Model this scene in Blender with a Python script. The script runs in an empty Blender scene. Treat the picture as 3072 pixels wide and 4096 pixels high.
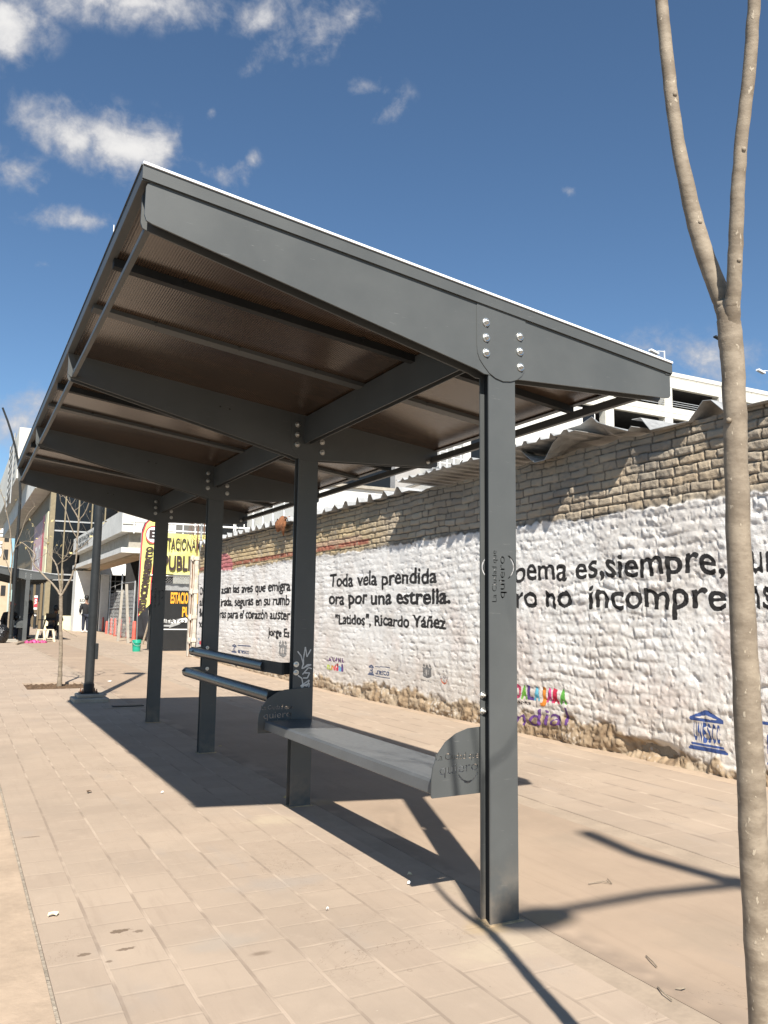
import bpy, bmesh, math, random
import numpy as np
from mathutils import Vector, Matrix

random.seed(7); rng = np.random.RandomState(11)
S = bpy.context.scene
COL = S.collection
rad = math.radians

# ------------------------------------------------------------------ camera
K = 0.75                                   # survey units -> metres
F, TH, PH, RO = 3263.1, 0.4786, 0.1266, 0.0131   # focal (px of 4096), yaw, pitch, roll
CAM = Vector((0, 0, 1.5 * K))
_fw = Vector((math.sin(TH) * math.cos(PH), math.cos(TH) * math.cos(PH), math.sin(PH)))
_rt0 = Vector((math.cos(TH), -math.sin(TH), 0)); _up0 = _rt0.cross(_fw)
_rt = _rt0 * math.cos(RO) + _up0 * math.sin(RO)
_up = _up0 * math.cos(RO) - _rt0 * math.sin(RO)
cd = bpy.data.cameras.new('camera'); cam = bpy.data.objects.new('camera', cd); COL.objects.link(cam)
m = Matrix((_rt, _up, -_fw)).transposed().to_4x4(); m.translation = CAM
cam.matrix_world = m
cd.sensor_fit = 'VERTICAL'; cd.sensor_height = 36; cd.lens = 36 * F / 4096
cd.clip_start = 0.05; cd.clip_end = 3000
S.camera = cam
S.render.resolution_x, S.render.resolution_y = 768, 1024
S.view_settings.view_transform = 'Standard'; S.view_settings.look = 'None'
S.view_settings.exposure = 0.98; S.view_settings.gamma = 1

# ------------------------------------------------------------------ sun and sky
SUN_AZ, SUN_EL = rad(200.5), rad(44.8)      # azimuth clockwise from +Y
to_sun = Vector((math.sin(SUN_AZ) * math.cos(SUN_EL), math.cos(SUN_AZ) * math.cos(SUN_EL), math.sin(SUN_EL)))
sl = bpy.data.lights.new('sun', 'SUN'); sl.energy = 4.8; sl.angle = rad(0.7); sl.color = (1.0, 0.95, 0.87)
so = bpy.data.objects.new('sun', sl); COL.objects.link(so)
so.rotation_euler = (-to_sun).to_track_quat('-Z', 'Y').to_euler(); so.location = (0, 0, 30)

W = bpy.data.worlds.new('World'); S.world = W; W.use_nodes = True
wn, wl = W.node_tree.nodes, W.node_tree.links
wn.clear()
def wnode(t, **kw):
    n = wn.new(t)
    for k, v in kw.items(): setattr(n, k, v)
    return n
def wmath(op, a, b=None, c=None, clamp=False):
    n = wnode('ShaderNodeMath', operation=op, use_clamp=clamp)
    for i, x in enumerate((a, b, c)):
        if x is None: continue
        if isinstance(x, (int, float)): n.inputs[i].default_value = x
        else: wl.new(x, n.inputs[i])
    return n.outputs[0]
sky = wnode('ShaderNodeTexSky', sky_type='NISHITA', sun_disc=False)
sky.sun_elevation = SUN_EL; sky.sun_rotation = SUN_AZ
sky.altitude = 1550; sky.air_density = 1.0; sky.dust_density = 0.8; sky.ozone_density = 1.2
tc = wnode('ShaderNodeTexCoord')
DIR = tc.outputs['Generated']
def dotc(v):
    n = wnode('ShaderNodeVectorMath', operation='DOT_PRODUCT'); wl.new(DIR, n.inputs[0]); n.inputs[1].default_value = v
    return n.outputs['Value']
def noise_w(scale, detail, rough, off=(0, 0, 0), dist=0.0):
    mp = wnode('ShaderNodeMapping'); wl.new(DIR, mp.inputs[0]); mp.inputs['Location'].default_value = off
    n = wnode('ShaderNodeTexNoise'); n.inputs['Scale'].default_value = scale; n.inputs['Detail'].default_value = detail
    n.inputs['Roughness'].default_value = rough; n.inputs['Distortion'].default_value = dist
    wl.new(mp.outputs[0], n.inputs['Vector'])
    return n.outputs['Fac']
nz = noise_w(8.5, 10, 0.58, (3.1, 1.7, 0.4), 0.5)
nz2 = noise_w(34, 6, 0.6, (0.3, 2.2, 5.1), 0.2)
def raydir(px, py):
    return (_fw + _rt * ((px - 1536) / F) - _up * ((py - 2048) / F))
# clouds as patches of sky direction: centre, long half-width, short half-width, tilt, strength
clouds = [(0.085, 0.128, 0.055, 0.020, -28, 1.12), (0.165, 0.146, 0.060, 0.026, -20, 1.22), (0.205, 0.142, 0.03, 0.022, 30, 0.95), (0.285, 0.172, 0.035, 0.016, -5, 0.78),
          (0.02, 0.165, 0.05, 0.018, -20, 0.62), (0.0, 0.024, 0.045, 0.026, 0, 1.05), (0.115, 0.214, 0.06, 0.013, -4, 0.80),
          (0.40, 0.037, 0.085, 0.020, 24, 0.80), (0.19, 0.003, 0.14, 0.017, -4, 0.85), (0.335, 0.012, 0.06, 0.022, -8, 0.70), (0.50, 0.112, 0.03, 0.012, 55, 0.74),
          (0.487, 0.085, 0.035, 0.010, -10, 0.72), (0.742, 0.186, 0.014, 0.006, 0, 0.72), (0.06, 0.258, 0.025, 0.008, -20, 0.66),
          (0.03, 0.41, 0.06, 0.024, 20, 0.80), (0.90, 0.355, 0.10, 0.024, -8, 0.62), (0.33, 0.155, 0.01, 0.008, 0, 0.62), (0.275, 0.109, 0.008, 0.007, 0, 0.5)]
best = None
for fx, fy, a, b, tilt, st in clouds:
    c = raydir(fx * 3072, fy * 4096); cn = c.normalized()
    t = rad(tilt)
    ex = (_rt - cn * _rt.dot(cn)).normalized(); ey = cn.cross(ex) * -1
    ax = ex * math.cos(t) - ey * math.sin(-t) * -1 if False else ex * math.cos(t) + ey * math.sin(t)
    ay = ey * math.cos(t) - ex * math.sin(t)
    d0 = dotc(cn)
    ang = 3072 / F
    u_ = wmath('DIVIDE', wmath('DIVIDE', dotc(ax), d0), a * ang)
    v_ = wmath('DIVIDE', wmath('DIVIDE', dotc(ay), d0), b * ang * 1.33)
    r2 = wmath('ADD', wmath('MULTIPLY', u_, u_), wmath('MULTIPLY', v_, v_))
    fall = wmath('MULTIPLY', wmath('SUBTRACT', 1.0, wmath('MULTIPLY', wmath('SQRT', r2), 0.62)), st)
    front = wmath('GREATER_THAN', d0, 0.2)
    fall = wmath('MULTIPLY', wmath('MAXIMUM', fall, 0.0), front)
    best = fall if best is None else wmath('MAXIMUM', best, fall)
nmix = wmath('ADD', wmath('MULTIPLY', wmath('SUBTRACT', nz, 0.5), 2.1), wmath('MULTIPLY', wmath('SUBTRACT', nz2, 0.5), 1.3))
dens = wmath('ADD', best, nmix)
mr = wnode('ShaderNodeMapRange', interpolation_type='SMOOTHSTEP'); wl.new(dens, mr.inputs['Value'])
mr.inputs['From Min'].default_value = 0.22; mr.inputs['From Max'].default_value = 1.02
gate = wmath('MULTIPLY', mr.outputs[0], wmath('MULTIPLY', best, 3.0, clamp=True))
cr = wnode('ShaderNodeMix', data_type='RGBA')
cr.inputs['A'].default_value = (4.2, 4.3, 4.7, 1); cr.inputs['B'].default_value = (7.2, 7.1, 7.0, 1)
cs = wnode('ShaderNodeMapRange', interpolation_type='SMOOTHSTEP'); wl.new(dens, cs.inputs['Value'])
cs.inputs['From Min'].default_value = 0.5; cs.inputs['From Max'].default_value = 1.3
wl.new(cs.outputs[0], cr.inputs['Factor'])
sk = wnode('ShaderNodeMix', data_type='RGBA')
# clear-sky tint: a touch deeper, as through dry highland air
tint = wnode('ShaderNodeMix', data_type='RGBA', blend_type='MULTIPLY'); tint.inputs['Factor'].default_value = 1
wl.new(sky.outputs[0], tint.inputs['A']); tint.inputs['B'].default_value = (0.84, 1.02, 1.10, 1)
wl.new(tint.outputs['Result'], sk.inputs['A']); wl.new(cr.outputs['Result'], sk.inputs['B']); wl.new(gate, sk.inputs['Factor'])
bg = wnode('ShaderNodeBackground'); bg.inputs['Strength'].default_value = 0.062
wl.new(sk.outputs['Result'], bg.inputs['Color'])
ow = wnode('ShaderNodeOutputWorld'); wl.new(bg.outputs[0], ow.inputs['Surface'])

# ------------------------------------------------------------------ survey helpers
def gz(y): return 0.0125 * min(max(y - 10.5, 0.0), 8.5)
def at(px, py, Y):
    d = raydir(px, py); return CAM + d * ((Y - CAM.y) / d.y)
def atx(px, py, X):
    d = raydir(px, py); return CAM + d * ((X - CAM.x) / d.x)
def gp(px, py):
    z = 0.0
    for _ in range(50):
        d = raydir(px, py); p = CAM + d * ((z - CAM.z) / d.z); z = 0.5 * z + 0.5 * gz(p.y)
    return Vector((p.x, p.y, gz(p.y)))

# ------------------------------------------------------------------ mesh helpers
class MB:
    def __init__(s): s.v = []; s.f = []; s.sm = []
    def add(s, vs, fs, smooth=False):
        o = len(s.v); s.v += [tuple(v) for v in vs]
        for f in fs: s.f.append(tuple(i + o for i in f)); s.sm.append(smooth)
        return s
    def box(s, a, b):
        (x0, y0, z0), (x1, y1, z1) = a, b
        vs = [(x0, y0, z0), (x1, y0, z0), (x1, y1, z0), (x0, y1, z0), (x0, y0, z1), (x1, y0, z1), (x1, y1, z1), (x0, y1, z1)]
        return s.add(vs, [(0, 3, 2, 1), (4, 5, 6, 7), (0, 1, 5, 4), (1, 2, 6, 5), (2, 3, 7, 6), (3, 0, 4, 7)])
    def obox(s, c, ax, ay, az):
        c, ax, ay, az = map(Vector, (c, ax, ay, az))
        vs = [c + ax * i + ay * j + az * k for k in (-.5, .5) for (i, j) in ((-.5, -.5), (.5, -.5), (.5, .5), (-.5, .5))]
        return s.add(vs, [(0, 3, 2, 1), (4, 5, 6, 7), (0, 1, 5, 4), (1, 2, 6, 5), (2, 3, 7, 6), (3, 0, 4, 7)])
    def prism(s, poly, h0, h1, fn):
        n = len(poly)
        vs = [fn(p[0], p[1], h0) for p in poly] + [fn(p[0], p[1], h1) for p in poly]
        fs = [tuple(range(n))[::-1], tuple(range(n, 2 * n))] + [(i, (i + 1) % n, n + (i + 1) % n, n + i) for i in range(n)]
        return s.add(vs, fs)
    def xz(s, poly, y0, y1): return s.prism(poly, y0, y1, lambda a, b, h: (a, h, b))
    def yz(s, poly, x0, x1): return s.prism(poly, x0, x1, lambda a, b, h: (h, a, b))
    def xy(s, poly, z0, z1): return s.prism(poly, z0, z1, lambda a, b, h: (a, b, h))
    def tube(s, path, r, seg=10, cap=True, smooth=True):
        path = [Vector(p) for p in path]; n = len(path)
        rs = r if isinstance(r, (list, tuple)) else [r] * n
        vs = []; ref = None
        for i, p in enumerate(path):
            t = (path[min(i + 1, n - 1)] - path[max(i - 1, 0)]).normalized()
            if ref is None: ref = Vector((0, 0, 1)) if abs(t.z) < .9 else Vector((1, 0, 0))
            a = (ref - t * ref.dot(t)).normalized(); b = t.cross(a); ref = a
            for k in range(seg):
                q = 2 * math.pi * k / seg
                vs.append(p + (a * math.cos(q) + b * math.sin(q)) * rs[i])
        fs = [(i * seg + k, i * seg + (k + 1) % seg, (i + 1) * seg + (k + 1) % seg, (i + 1) * seg + k) for i in range(n - 1) for k in range(seg)]
        s.add(vs, fs, smooth)
        if cap: s.add(vs[:seg], [tuple(range(seg))[::-1]]); s.add(vs[-seg:], [tuple(range(seg))])
        return s
    def lathe(s, c, prof, seg=20, axis='z', smooth=True):
        c = Vector(c); vs = []
        for (r, h) in prof:
            for k in range(seg):
                q = 2 * math.pi * k / seg; a, b = r * math.cos(q), r * math.sin(q)
                vs.append(c + (Vector((a, b, h)) if axis == 'z' else Vector((a, h, b)) if axis == 'y' else Vector((h, a, b))))
        n = len(prof)
        fs = [(i * seg + k, i * seg + (k + 1) % seg, (i + 1) * seg + (k + 1) % seg, (i + 1) * seg + k) for i in range(n - 1) for k in range(seg)]
        s.add(vs, fs, smooth); s.add(vs[:seg], [tuple(range(seg))[::-1]]); s.add(vs[-seg:], [tuple(range(seg))])
        return s
    def build(s, name, mat, parent=None, bevel=0, fix=True):
        o = mesh_obj(name, s.v, s.f, mat, parent, s.sm, fix)
        if bevel:
            b = o.modifiers.new('bevel', 'BEVEL'); b.width = bevel; b.segments = 2; b.limit_method = 'ANGLE'
        return o
def wloc(o):
    v = Vector((0, 0, 0))
    while o is not None: v = v + o.location; o = o.parent
    return v
def mesh_obj(name, v, f, mat, parent=None, sm=None, fix=True):
    off = wloc(parent) if parent else Vector((0, 0, 0))
    me = bpy.data.meshes.new(name)
    me.from_pydata([Vector(p) - off for p in v], [], f); me.update()
    if sm: me.polygons.foreach_set('use_smooth', sm)
    if fix:
        bm = bmesh.new(); bm.from_mesh(me); bmesh.ops.recalc_face_normals(bm, faces=bm.faces); bm.to_mesh(me); bm.free()
    o = bpy.data.objects.new(name, me); COL.objects.link(o)
    if mat: me.materials.append(mat)
    if parent: o.parent = parent
    return o
def tag(o, label, cat, group=None):
    o['label'] = label; o['category'] = cat
    if group: o['group'] = group
    return o
def thing(name, loc, label, cat, group=None):
    o = bpy.data.objects.new(name, None); COL.objects.link(o); o.location = loc; o.empty_display_size = .1
    return tag(o, label, cat, group)
def struct(o): o['kind'] = 'structure'; return o
def copy_tree(o, parent=None):
    c = o.copy(); COL.objects.link(c)
    if parent is not None: c.parent = parent
    for ch in list(o.children): copy_tree(ch, c)
    return c

# text -> triangles / outlines in the plane, using the built-in face
def _text_obj(body, bold=0.0, outline=False, shear=0.0):
    cu = bpy.data.curves.new('t', 'FONT'); cu.body = body; cu.size = 1; cu.offset = bold; cu.resolution_u = 4; cu.shear = shear
    cu.fill_mode = 'NONE' if outline else 'BOTH'
    o = bpy.data.objects.new('t', cu); COL.objects.link(o)
    dg = bpy.context.evaluated_depsgraph_get(); dg.update()
    me = bpy.data.meshes.new_from_object(o.evaluated_get(dg))
    bpy.data.objects.remove(o); bpy.data.curves.remove(cu)
    return me
def text_tris(body, bold=0.0, shear=0.0):
    me = _text_obj(body, bold, False, shear)
    v = np.array([tuple(p.co)[:2] for p in me.vertices]); me.calc_loop_triangles()
    t = np.array([tuple(l.vertices) for l in me.loop_triangles]); bpy.data.meshes.remove(me)
    return v, t
def text_loops(body, bold=0.0):
    me = _text_obj(body, bold, True)
    nb = {}
    for e in me.edges:
        a, b = e.vertices; nb.setdefault(a, []).append(b); nb.setdefault(b, []).append(a)
    P = [tuple(v.co)[:2] for v in me.vertices]; bpy.data.meshes.remove(me)
    loops = []; seen = set()
    for s in nb:
        if s in seen: continue
        lp = [s]; seen.add(s); cur = s
        while True:
            nx = [q for q in nb[cur] if q not in seen]
            if not nx: break
            cur = nx[0]; seen.add(cur); lp.append(cur)
        if len(lp) > 2: loops.append([P[i] for i in lp])
    return loops
def sign_text(name, body, mat, parent, fn, x0, x1, z0, z1, bold=0.02, thick=0.004):
    """lettering as thin raised shapes; fn(a, b, h) maps the sign plane to the world"""
    v, t = text_tris(body, bold)
    lo, hi = v.min(0), v.max(0)
    q = (v - lo) / (hi - lo)
    n = len(q)
    vs = [fn(x0 + (x1 - x0) * a, z0 + (z1 - z0) * b, thick) for a, b in q]
    return mesh_obj(name, vs, [tuple(map(int, i)) for i in t], mat, parent, None, False)
def stencil(outline, holes, fn, thick):
    """flat plate with real cut-outs; returns verts, faces"""
    cu = bpy.data.curves.new('s', 'CURVE'); cu.dimensions = '2D'; cu.fill_mode = 'BOTH'; cu.extrude = thick / 2
    for lp in [outline] + holes:
        sp = cu.splines.new('POLY'); sp.points.add(len(lp) - 1); sp.use_cyclic_u = True
        for i, p in enumerate(lp): sp.points[i].co = (p[0], p[1], 0, 1)
    o = bpy.data.objects.new('s', cu); COL.objects.link(o)
    dg = bpy.context.evaluated_depsgraph_get(); dg.update()
    me = bpy.data.meshes.new_from_object(o.evaluated_get(dg))
    vs = [fn(p.co.x, p.co.y, p.co.z) for p in me.vertices]; fs = [tuple(p.vertices) for p in me.polygons]
    bpy.data.objects.remove(o); bpy.data.curves.remove(cu); bpy.data.meshes.remove(me)
    return vs, fs
def fit_loops(loops, fn):
    P = np.array([p for l in loops for p in l]); lo, hi = P.min(0), P.max(0)
    return [[fn((p[0] - lo[0]) / (hi[0] - lo[0]), (p[1] - lo[1]) / (hi[1] - lo[1])) for p in l] for l in loops]
def arc_loop(p0, p1, bulge, w, n=12):
    p0, p1 = Vector(p0).to_2d(), Vector(p1).to_2d(); d = p1 - p0; nrm = Vector((-d.y, d.x)).normalized()
    out = []; inn = []
    for i in range(n + 1):
        t = i / n; c = p0 + d * t; h = bulge * (1 - (2 * t - 1) ** 2)
        out.append(tuple(c + nrm * (h + w / 2))); inn.append(tuple(c + nrm * (h - w / 2)))
    return out + inn[::-1]

# ------------------------------------------------------------------ materials
class NT:
    def __init__(s, name):
        s.m = bpy.data.materials.new(name); s.m.use_nodes = True
        s.n = s.m.node_tree.nodes; s.l = s.m.node_tree.links; s.b = s.n['Principled BSDF']
    def node(s, t, ins=None, **kw):
        n = s.n.new(t)
        for k, v in kw.items(): setattr(n, k, v)
        for k, v in (ins or {}).items(): s.put(v, n.inputs[k])
        return n
    def put(s, v, sock):
        if hasattr(v, 'is_output'): s.l.new(v, sock)
        else: sock.default_value = v
    def math(s, op, a, b=0.0, clamp=False):
        n = s.node('ShaderNodeMath', operation=op, use_clamp=clamp); s.put(a, n.inputs[0]); s.put(b, n.inputs[1]); return n.outputs[0]
    def pos(s): return s.node('ShaderNodeNewGeometry').outputs['Position']
    def objc(s): return s.node('ShaderNodeTexCoord').outputs['Object']
    def noise(s, vec, scale, detail=4, rough=.55, dist=0):
        return s.node('ShaderNodeTexNoise', {'Vector': vec, 'Scale': scale, 'Detail': detail, 'Roughness': rough, 'Distortion': dist}).outputs['Fac']
    def ramp(s, fac, a, b):
        n = s.node('ShaderNodeMapRange', {'Value': fac, 'From Min': a, 'From Max': b}, interpolation_type='SMOOTHSTEP'); return n.outputs[0]
    def mix(s, fac, a, b, blend='MIX'):
        n = s.node('ShaderNodeMix', data_type='RGBA', blend_type=blend)
        s.put(fac, n.inputs['Factor']); s.put(c4(a), n.inputs['A']); s.put(c4(b), n.inputs['B']); return n.outputs['Result']
    def scale(s, vec, sc, rot=(0, 0, 0), loc=(0, 0, 0)):
        n = s.node('ShaderNodeMapping', {'Vector': vec, 'Scale': sc, 'Rotation': rot, 'Location': loc}); return n.outputs[0]
    def bump(s, h, strength=.3, dist=.01):
        n = s.node('ShaderNodeBump', {'Height': h, 'Strength': strength, 'Distance': dist}); s.l.new(n.outputs[0], s.b.inputs['Normal']); return n
    def out(s, color=None, rough=None, metal=None, spec=None):
        if color is not None: s.put(c4(color), s.b.inputs['Base Color'])
        if rough is not None: s.put(rough, s.b.inputs['Roughness'])
        if metal is not None: s.b.inputs['Metallic'].default_value = metal
        if spec is not None: s.b.inputs['Specular IOR Level'].default_value = spec
        return s.m
def c4(c): return c if hasattr(c, 'is_output') else (tuple(c) + (1,) if len(c) == 3 else c)
def simple(name, col, rough=.6, var=.25, scale=6, metal=0, bump=.15, spec=.5, bscale=60, bd=.004, obj=False):
    t = NT(name); p = t.objc() if obj else t.pos()
    f = t.noise(p, scale, 6, .6); g = t.noise(p, scale * 9, 4, .6)
    f2 = t.math('ADD', t.math('MULTIPLY', f, .7), t.math('MULTIPLY', g, .3))
    lo = tuple(x * (1 - var) for x in col); hi = tuple(min(1, x * (1 + var)) for x in col)
    c = t.mix(t.ramp(f2, .3, .7), lo, hi)
    t.bump(t.noise(p, bscale, 4), bump, bd)
    return t.out(c, t.math('ADD', t.math('MULTIPLY', g, .2), rough - .1), metal, spec)

# painted steel of the shelter
t = NT('dark_grey_painted_steel'); p = t.pos()
big = t.noise(p, 2.3, 5, .6); fine = t.noise(p, 260, 3, .6)
scr = t.noise(t.scale(p, (9, 9, 140), (0.2, .25, 0)), 1.2, 3, .7)
c = t.mix(t.ramp(big, .3, .72), (.068, .072, .071), (.084, .088, .086))
c = t.mix(t.math('MULTIPLY', t.ramp(scr, .68, .74), .5), c, (.20, .20, .19))
sep = t.node('ShaderNodeSeparateXYZ', {'Vector': p})
dust = t.math('MULTIPLY', t.ramp(sep.outputs['Z'], .28, .0), t.ramp(t.noise(p, 14, 5), .3, .75))
c = t.mix(t.math('MULTIPLY', dust, .55), c, (.24, .19, .14))
t.bump(fine, .10, .002)
M_STEEL = t.out(c, t.math('ADD', t.math('MULTIPLY', big, .18), .36), 0, .36)
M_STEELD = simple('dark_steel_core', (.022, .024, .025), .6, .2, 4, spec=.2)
M_RAIL = simple('satin_black_tube', (.030, .032, .033), .30, .12, 3, spec=.6)
M_SEAT = simple('polished_steel_painted_sheen', (.098, .103, .106), .34, .12, 5, spec=.6)  # seat steel is polished; its paler base paints in the reflected light
M_BOLT = simple('zinc_bolt', (.62, .61, .57), .32, .15, 40, .9, .05)
M_GROUT = simple('rusty_grout', (.40, .295, .175), .9, .35, 18)
M_TRIM = simple('bare_aluminium_trim', (.80, .82, .84), .38, .06, 3, .0, .03)
M_GRAF = simple('white_marker', (.55, .56, .55), .7, .2, 50)
# bronze twin-wall sheet
t = NT('bronze_ribbed_sheet'); p = t.pos()
sep = t.node('ShaderNodeSeparateXYZ', {'Vector': p})
wv = t.math('SINE', t.math('MULTIPLY', sep.outputs['X'], 2 * math.pi / .0105))
rib = t.math('ADD', t.math('MULTIPLY', wv, .5), .5)
dirt = t.noise(t.scale(p, (1, 1, 1)), 3.2, 6, .65)
spots = t.ramp(t.noise(p, 46, 5, .7), .60, .72)
c = t.mix(rib, (.030, .021, .015), (.068, .048, .035))
c = t.mix(t.math('MULTIPLY', t.ramp(dirt, .42, .75), .6), c, (.055, .04, .03))
c = t.mix(t.math('MULTIPLY', t.math('MULTIPLY', spots, t.ramp(dirt, .5, .7)), .7), c, (.04, .032, .025))
t.out(c, .20, 0, 1.0)
t.bump(rib, .22, .001)
dst = t.ramp(t.noise(t.scale(p, (.5, 1.3, 1)), 1.5, 5, .6), .34, .66)
trc = t.mix(dst, t.mix(rib, (.28, .19, .125), (.52, .37, .26)), t.mix(rib, (.05, .034, .022), (.11, .075, .05)))
tr = t.node('ShaderNodeBsdfTranslucent', {'Color': trc})
mx = t.node('ShaderNodeMixShader', {'Fac': .17}); t.l.new(t.b.outputs[0], mx.inputs[1]); t.l.new(tr.outputs[0], mx.inputs[2])
t.l.new(mx.outputs[0], t.n['Material Output'].inputs['Surface'])
M_SHEET = t.m

# paving
def paving(name, base, tile_w, tile_l, x0, joint, flat=0.0, jw=.007, jl=(.215, .165, .125), jd=.75, spots=(), jl0=.045, jl1=.016):
    t = NT(name); p = t.pos(); sep = t.node('ShaderNodeSeparateXYZ', {'Vector': p})
    wob = t.math('MULTIPLY', t.math('SUBTRACT', t.noise(p, 5, 3), .5), .006)
    vx = t.math('ADD', t.math('SUBTRACT', sep.outputs['X'], x0), wob)
    vy = t.math('ADD', sep.outputs['Y'], wob)
    vec = t.node('ShaderNodeCombineXYZ', {'X': vy, 'Y': vx, 'Z': 0.0}).outputs[0]
    br = t.node('ShaderNodeTexBrick', {'Vector': vec, 'Color1': (0, 0, 0, 1), 'Color2': (1, 1, 1, 1), 'Mortar': (.5, .5, .5, 1), 'Scale': 1.0,
                'Mortar Size': jw, 'Mortar Smooth': .35, 'Bias': 0.0, 'Brick Width': tile_l, 'Row Height': tile_w}, offset=.5, squash=1)
    big = t.noise(p, 1.1, 6, .62); mid = t.noise(p, 9, 6, .65); gr = t.noise(p, 420, 3, .7)
    dk = tuple(x * .80 for x in base); lt = tuple(min(1, x * 1.10) for x in base)
    c = t.mix(t.node('ShaderNodeSeparateColor', {'Color': br.outputs['Color']}).outputs[0], (base[0] * .95, base[1] * .93, base[2] * .92), (base[0] * 1.06, base[1] * 1.05, base[2] * 1.04))
    c = t.mix(t.math('MULTIPLY', t.ramp(big, .34, .72), .75), c, dk)
    c = t.mix(t.math('MULTIPLY', t.ramp(mid, .52, .78), .5), c, lt)
    greyp = t.ramp(t.noise(t.scale(p, (1.6, .7, 1)), 1.7, 4, .6), .56, .74)
    c = t.mix(t.math('MULTIPLY', greyp, .45), c, (base[0] * .83, base[1] * .89, base[2] * .98))
    stre = t.noise(t.scale(p, (9, .8, 1)), 2.4, 5, .65)
    c = t.mix(t.math('MULTIPLY', t.ramp(stre, .5, .72), .35), c, (base[0] * .78, base[1] * .76, base[2] * .75))
    crk = t.math('ABSOLUTE', t.math('SUBTRACT', t.noise(p, 1.7, 6, .7, .8), .5))
    c = t.mix(t.math('MULTIPLY', t.math('MULTIPLY', t.ramp(crk, .0035, .0), t.ramp(t.noise(p, .9, 2), .5, .62)), .6), c, (.16, .115, .08))
    # drips and stains
    st = t.ramp(t.noise(t.scale(p, (2.2, 1, 1)), 4.4, 5, .55, .6), .735, .765)
    c = t.mix(t.math('MULTIPLY', st, .55), c, (.11, .075, .05))
    c = t.mix(t.math('MULTIPLY', t.ramp(gr, .50, .75), .30), c, (.15, .11, .08))
    j = t.math('MULTIPLY', br.outputs['Fac'], t.ramp(t.noise(p, 6, 4), .25, .6))
    jc = t.mix(t.ramp(t.noise(p, 3.1, 3), .42, .62), jl, tuple(min(1, x * 1.22) for x in base))
    lx = t.math('FRACT', t.math('DIVIDE', vx, tile_w)); lx = t.math('MINIMUM', lx, t.math('SUBTRACT', 1.0, lx))
    along = t.math('MULTIPLY', t.ramp(lx, jl0, jl1), t.ramp(t.noise(p, 4, 4), .26, .52))
    cross = t.math('MULTIPLY', t.math('SUBTRACT', j, along, True), t.ramp(t.noise(p, 7, 4), .42, .66))
    c = t.mix(t.math('MULTIPLY', cross, jd * .65), c, t.mix(t.ramp(t.noise(p, 2.3, 3), .38, .55), jl, tuple(min(1, x * 1.25) for x in base)))
    c = t.mix(t.math('MULTIPLY', along, jd * .8), c, jc)
    for (sx_, sy_, ra, rb, colr_, am) in spots:
        dv = t.node('ShaderNodeVectorMath', {0: p, 1: (sx_, sy_, 0)}, operation='SUBTRACT').outputs[0]
        ds = t.node('ShaderNodeVectorMath', {0: dv, 1: (1 / ra, 1 / rb, 0)}, operation='MULTIPLY').outputs[0]
        ln = t.node('ShaderNodeVectorMath', {0: ds}, operation='LENGTH').outputs['Value']
        fz = t.math('ADD', ln, t.math('MULTIPLY', t.math('SUBTRACT', t.noise(p, 34 if am > .5 else 9, 5, .7), .5), 3.2 if am > .5 else 1.5))
        c = t.mix(t.math('MULTIPLY', t.ramp(fz, 1.0, .75 if am > .5 else .2), am), c, colr_)
    sp2 = t.ramp(t.noise(p, 70, 2, .5), .76, .79)
    c = t.mix(t.math('MULTIPLY', sp2, .5), c, (.10, .08, .06))
    sp3 = t.ramp(t.noise(t.scale(p, (1, 1, 1), loc=(3, 9, 1)), 55, 2, .5), .77, .80)
    c = t.mix(t.math('MULTIPLY', sp3, .5), c, (.52, .45, .36))
    h = t.math('SUBTRACT', t.math('ADD', t.math('MULTIPLY', mid, .35), t.math('MULTIPLY', gr, .25)), t.math('MULTIPLY', br.outputs['Fac'], .55 - flat))
    t.bump(h, .40, .005)
    return t.out(c, .88, 0, .25)
BASE = (.375, .297, .226)
DK, PL, YE = (.10, .065, .04), (.45, .37, .26), (.42, .30, .14)
SPOTS = [(.60, 3.15, .035, .02, DK, .75), (.655, 3.12, .02, .012, DK, .6), (.585, 2.98, .03, .014, DK, .7), (.46, 2.99, .03, .012, DK, .65), (.52, 2.90, .012, .01, DK, .6), (.42, 4.6, .04, .01, DK, .55),
         (.98, 2.75, .05, .022, DK, .5), (1.62, 4.42, .20, .16, PL, .5), (1.75, 2.45, .28, .16, PL, .45), (1.80, 2.62, .12, .10, YE, .5), (1.3, 3.4, .3, .12, (.30, .27, .24), .35), (.9, 2.9, .2, .1, (.30, .27, .23), .35)]
M_TILE = paving('pink_paving', BASE, .2003, .2025, .507 - .2003 * 3, .5, spots=SPOTS)
M_TILE2 = paving('pink_paving_by_wall', (.362, .286, .216), .265, .265, 3.27, .4, 0, .006, jd=.85, jl0=.075, jl1=.03)
M_BAND = paving('concrete_band', (.338, .256, .186), 3.0, 40, -10, .5, 0, .0, spots=[(2.06, 2.60, .14, .10, YE, .3), (2.05, 4.7, .14, .12, YE, .3), (2.9, 3.4, .30, .2, (.27, .215, .16), .4), (2.5, 2.2, .3, .18, (.27, .215, .16), .4)])
M_STRIP = simple('grey_border_strip', (.315, .245, .178), .9, .14, 5, 0, .3)
M_KERB = simple('kerb_concrete', (.375, .285, .205), .9, .16, 3, 0, .35, .25)
M_ASPH = simple('asphalt', (.05, .05, .052), .9, .3, 4, 0, .5)
M_SOIL = simple('dry_soil', (.12, .078, .048), .95, .45, 20, 0, 1, .1, 40, .02)
M_CONC = simple('rough_concrete', (.33, .30, .25), .9, .2, 5, 0, .4)
M_BARK = None
t = NT('pale_bark'); p = t.pos()
a = t.noise(t.scale(p, (1, 1, 2.2)), 14, 5, .6); b = t.noise(t.scale(p, (1, 1, 1.3)), 75, 5, .65)
lent = t.ramp(t.noise(t.scale(p, (1, 1, .45)), 120, 2, .5), .66, .72)
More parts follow.
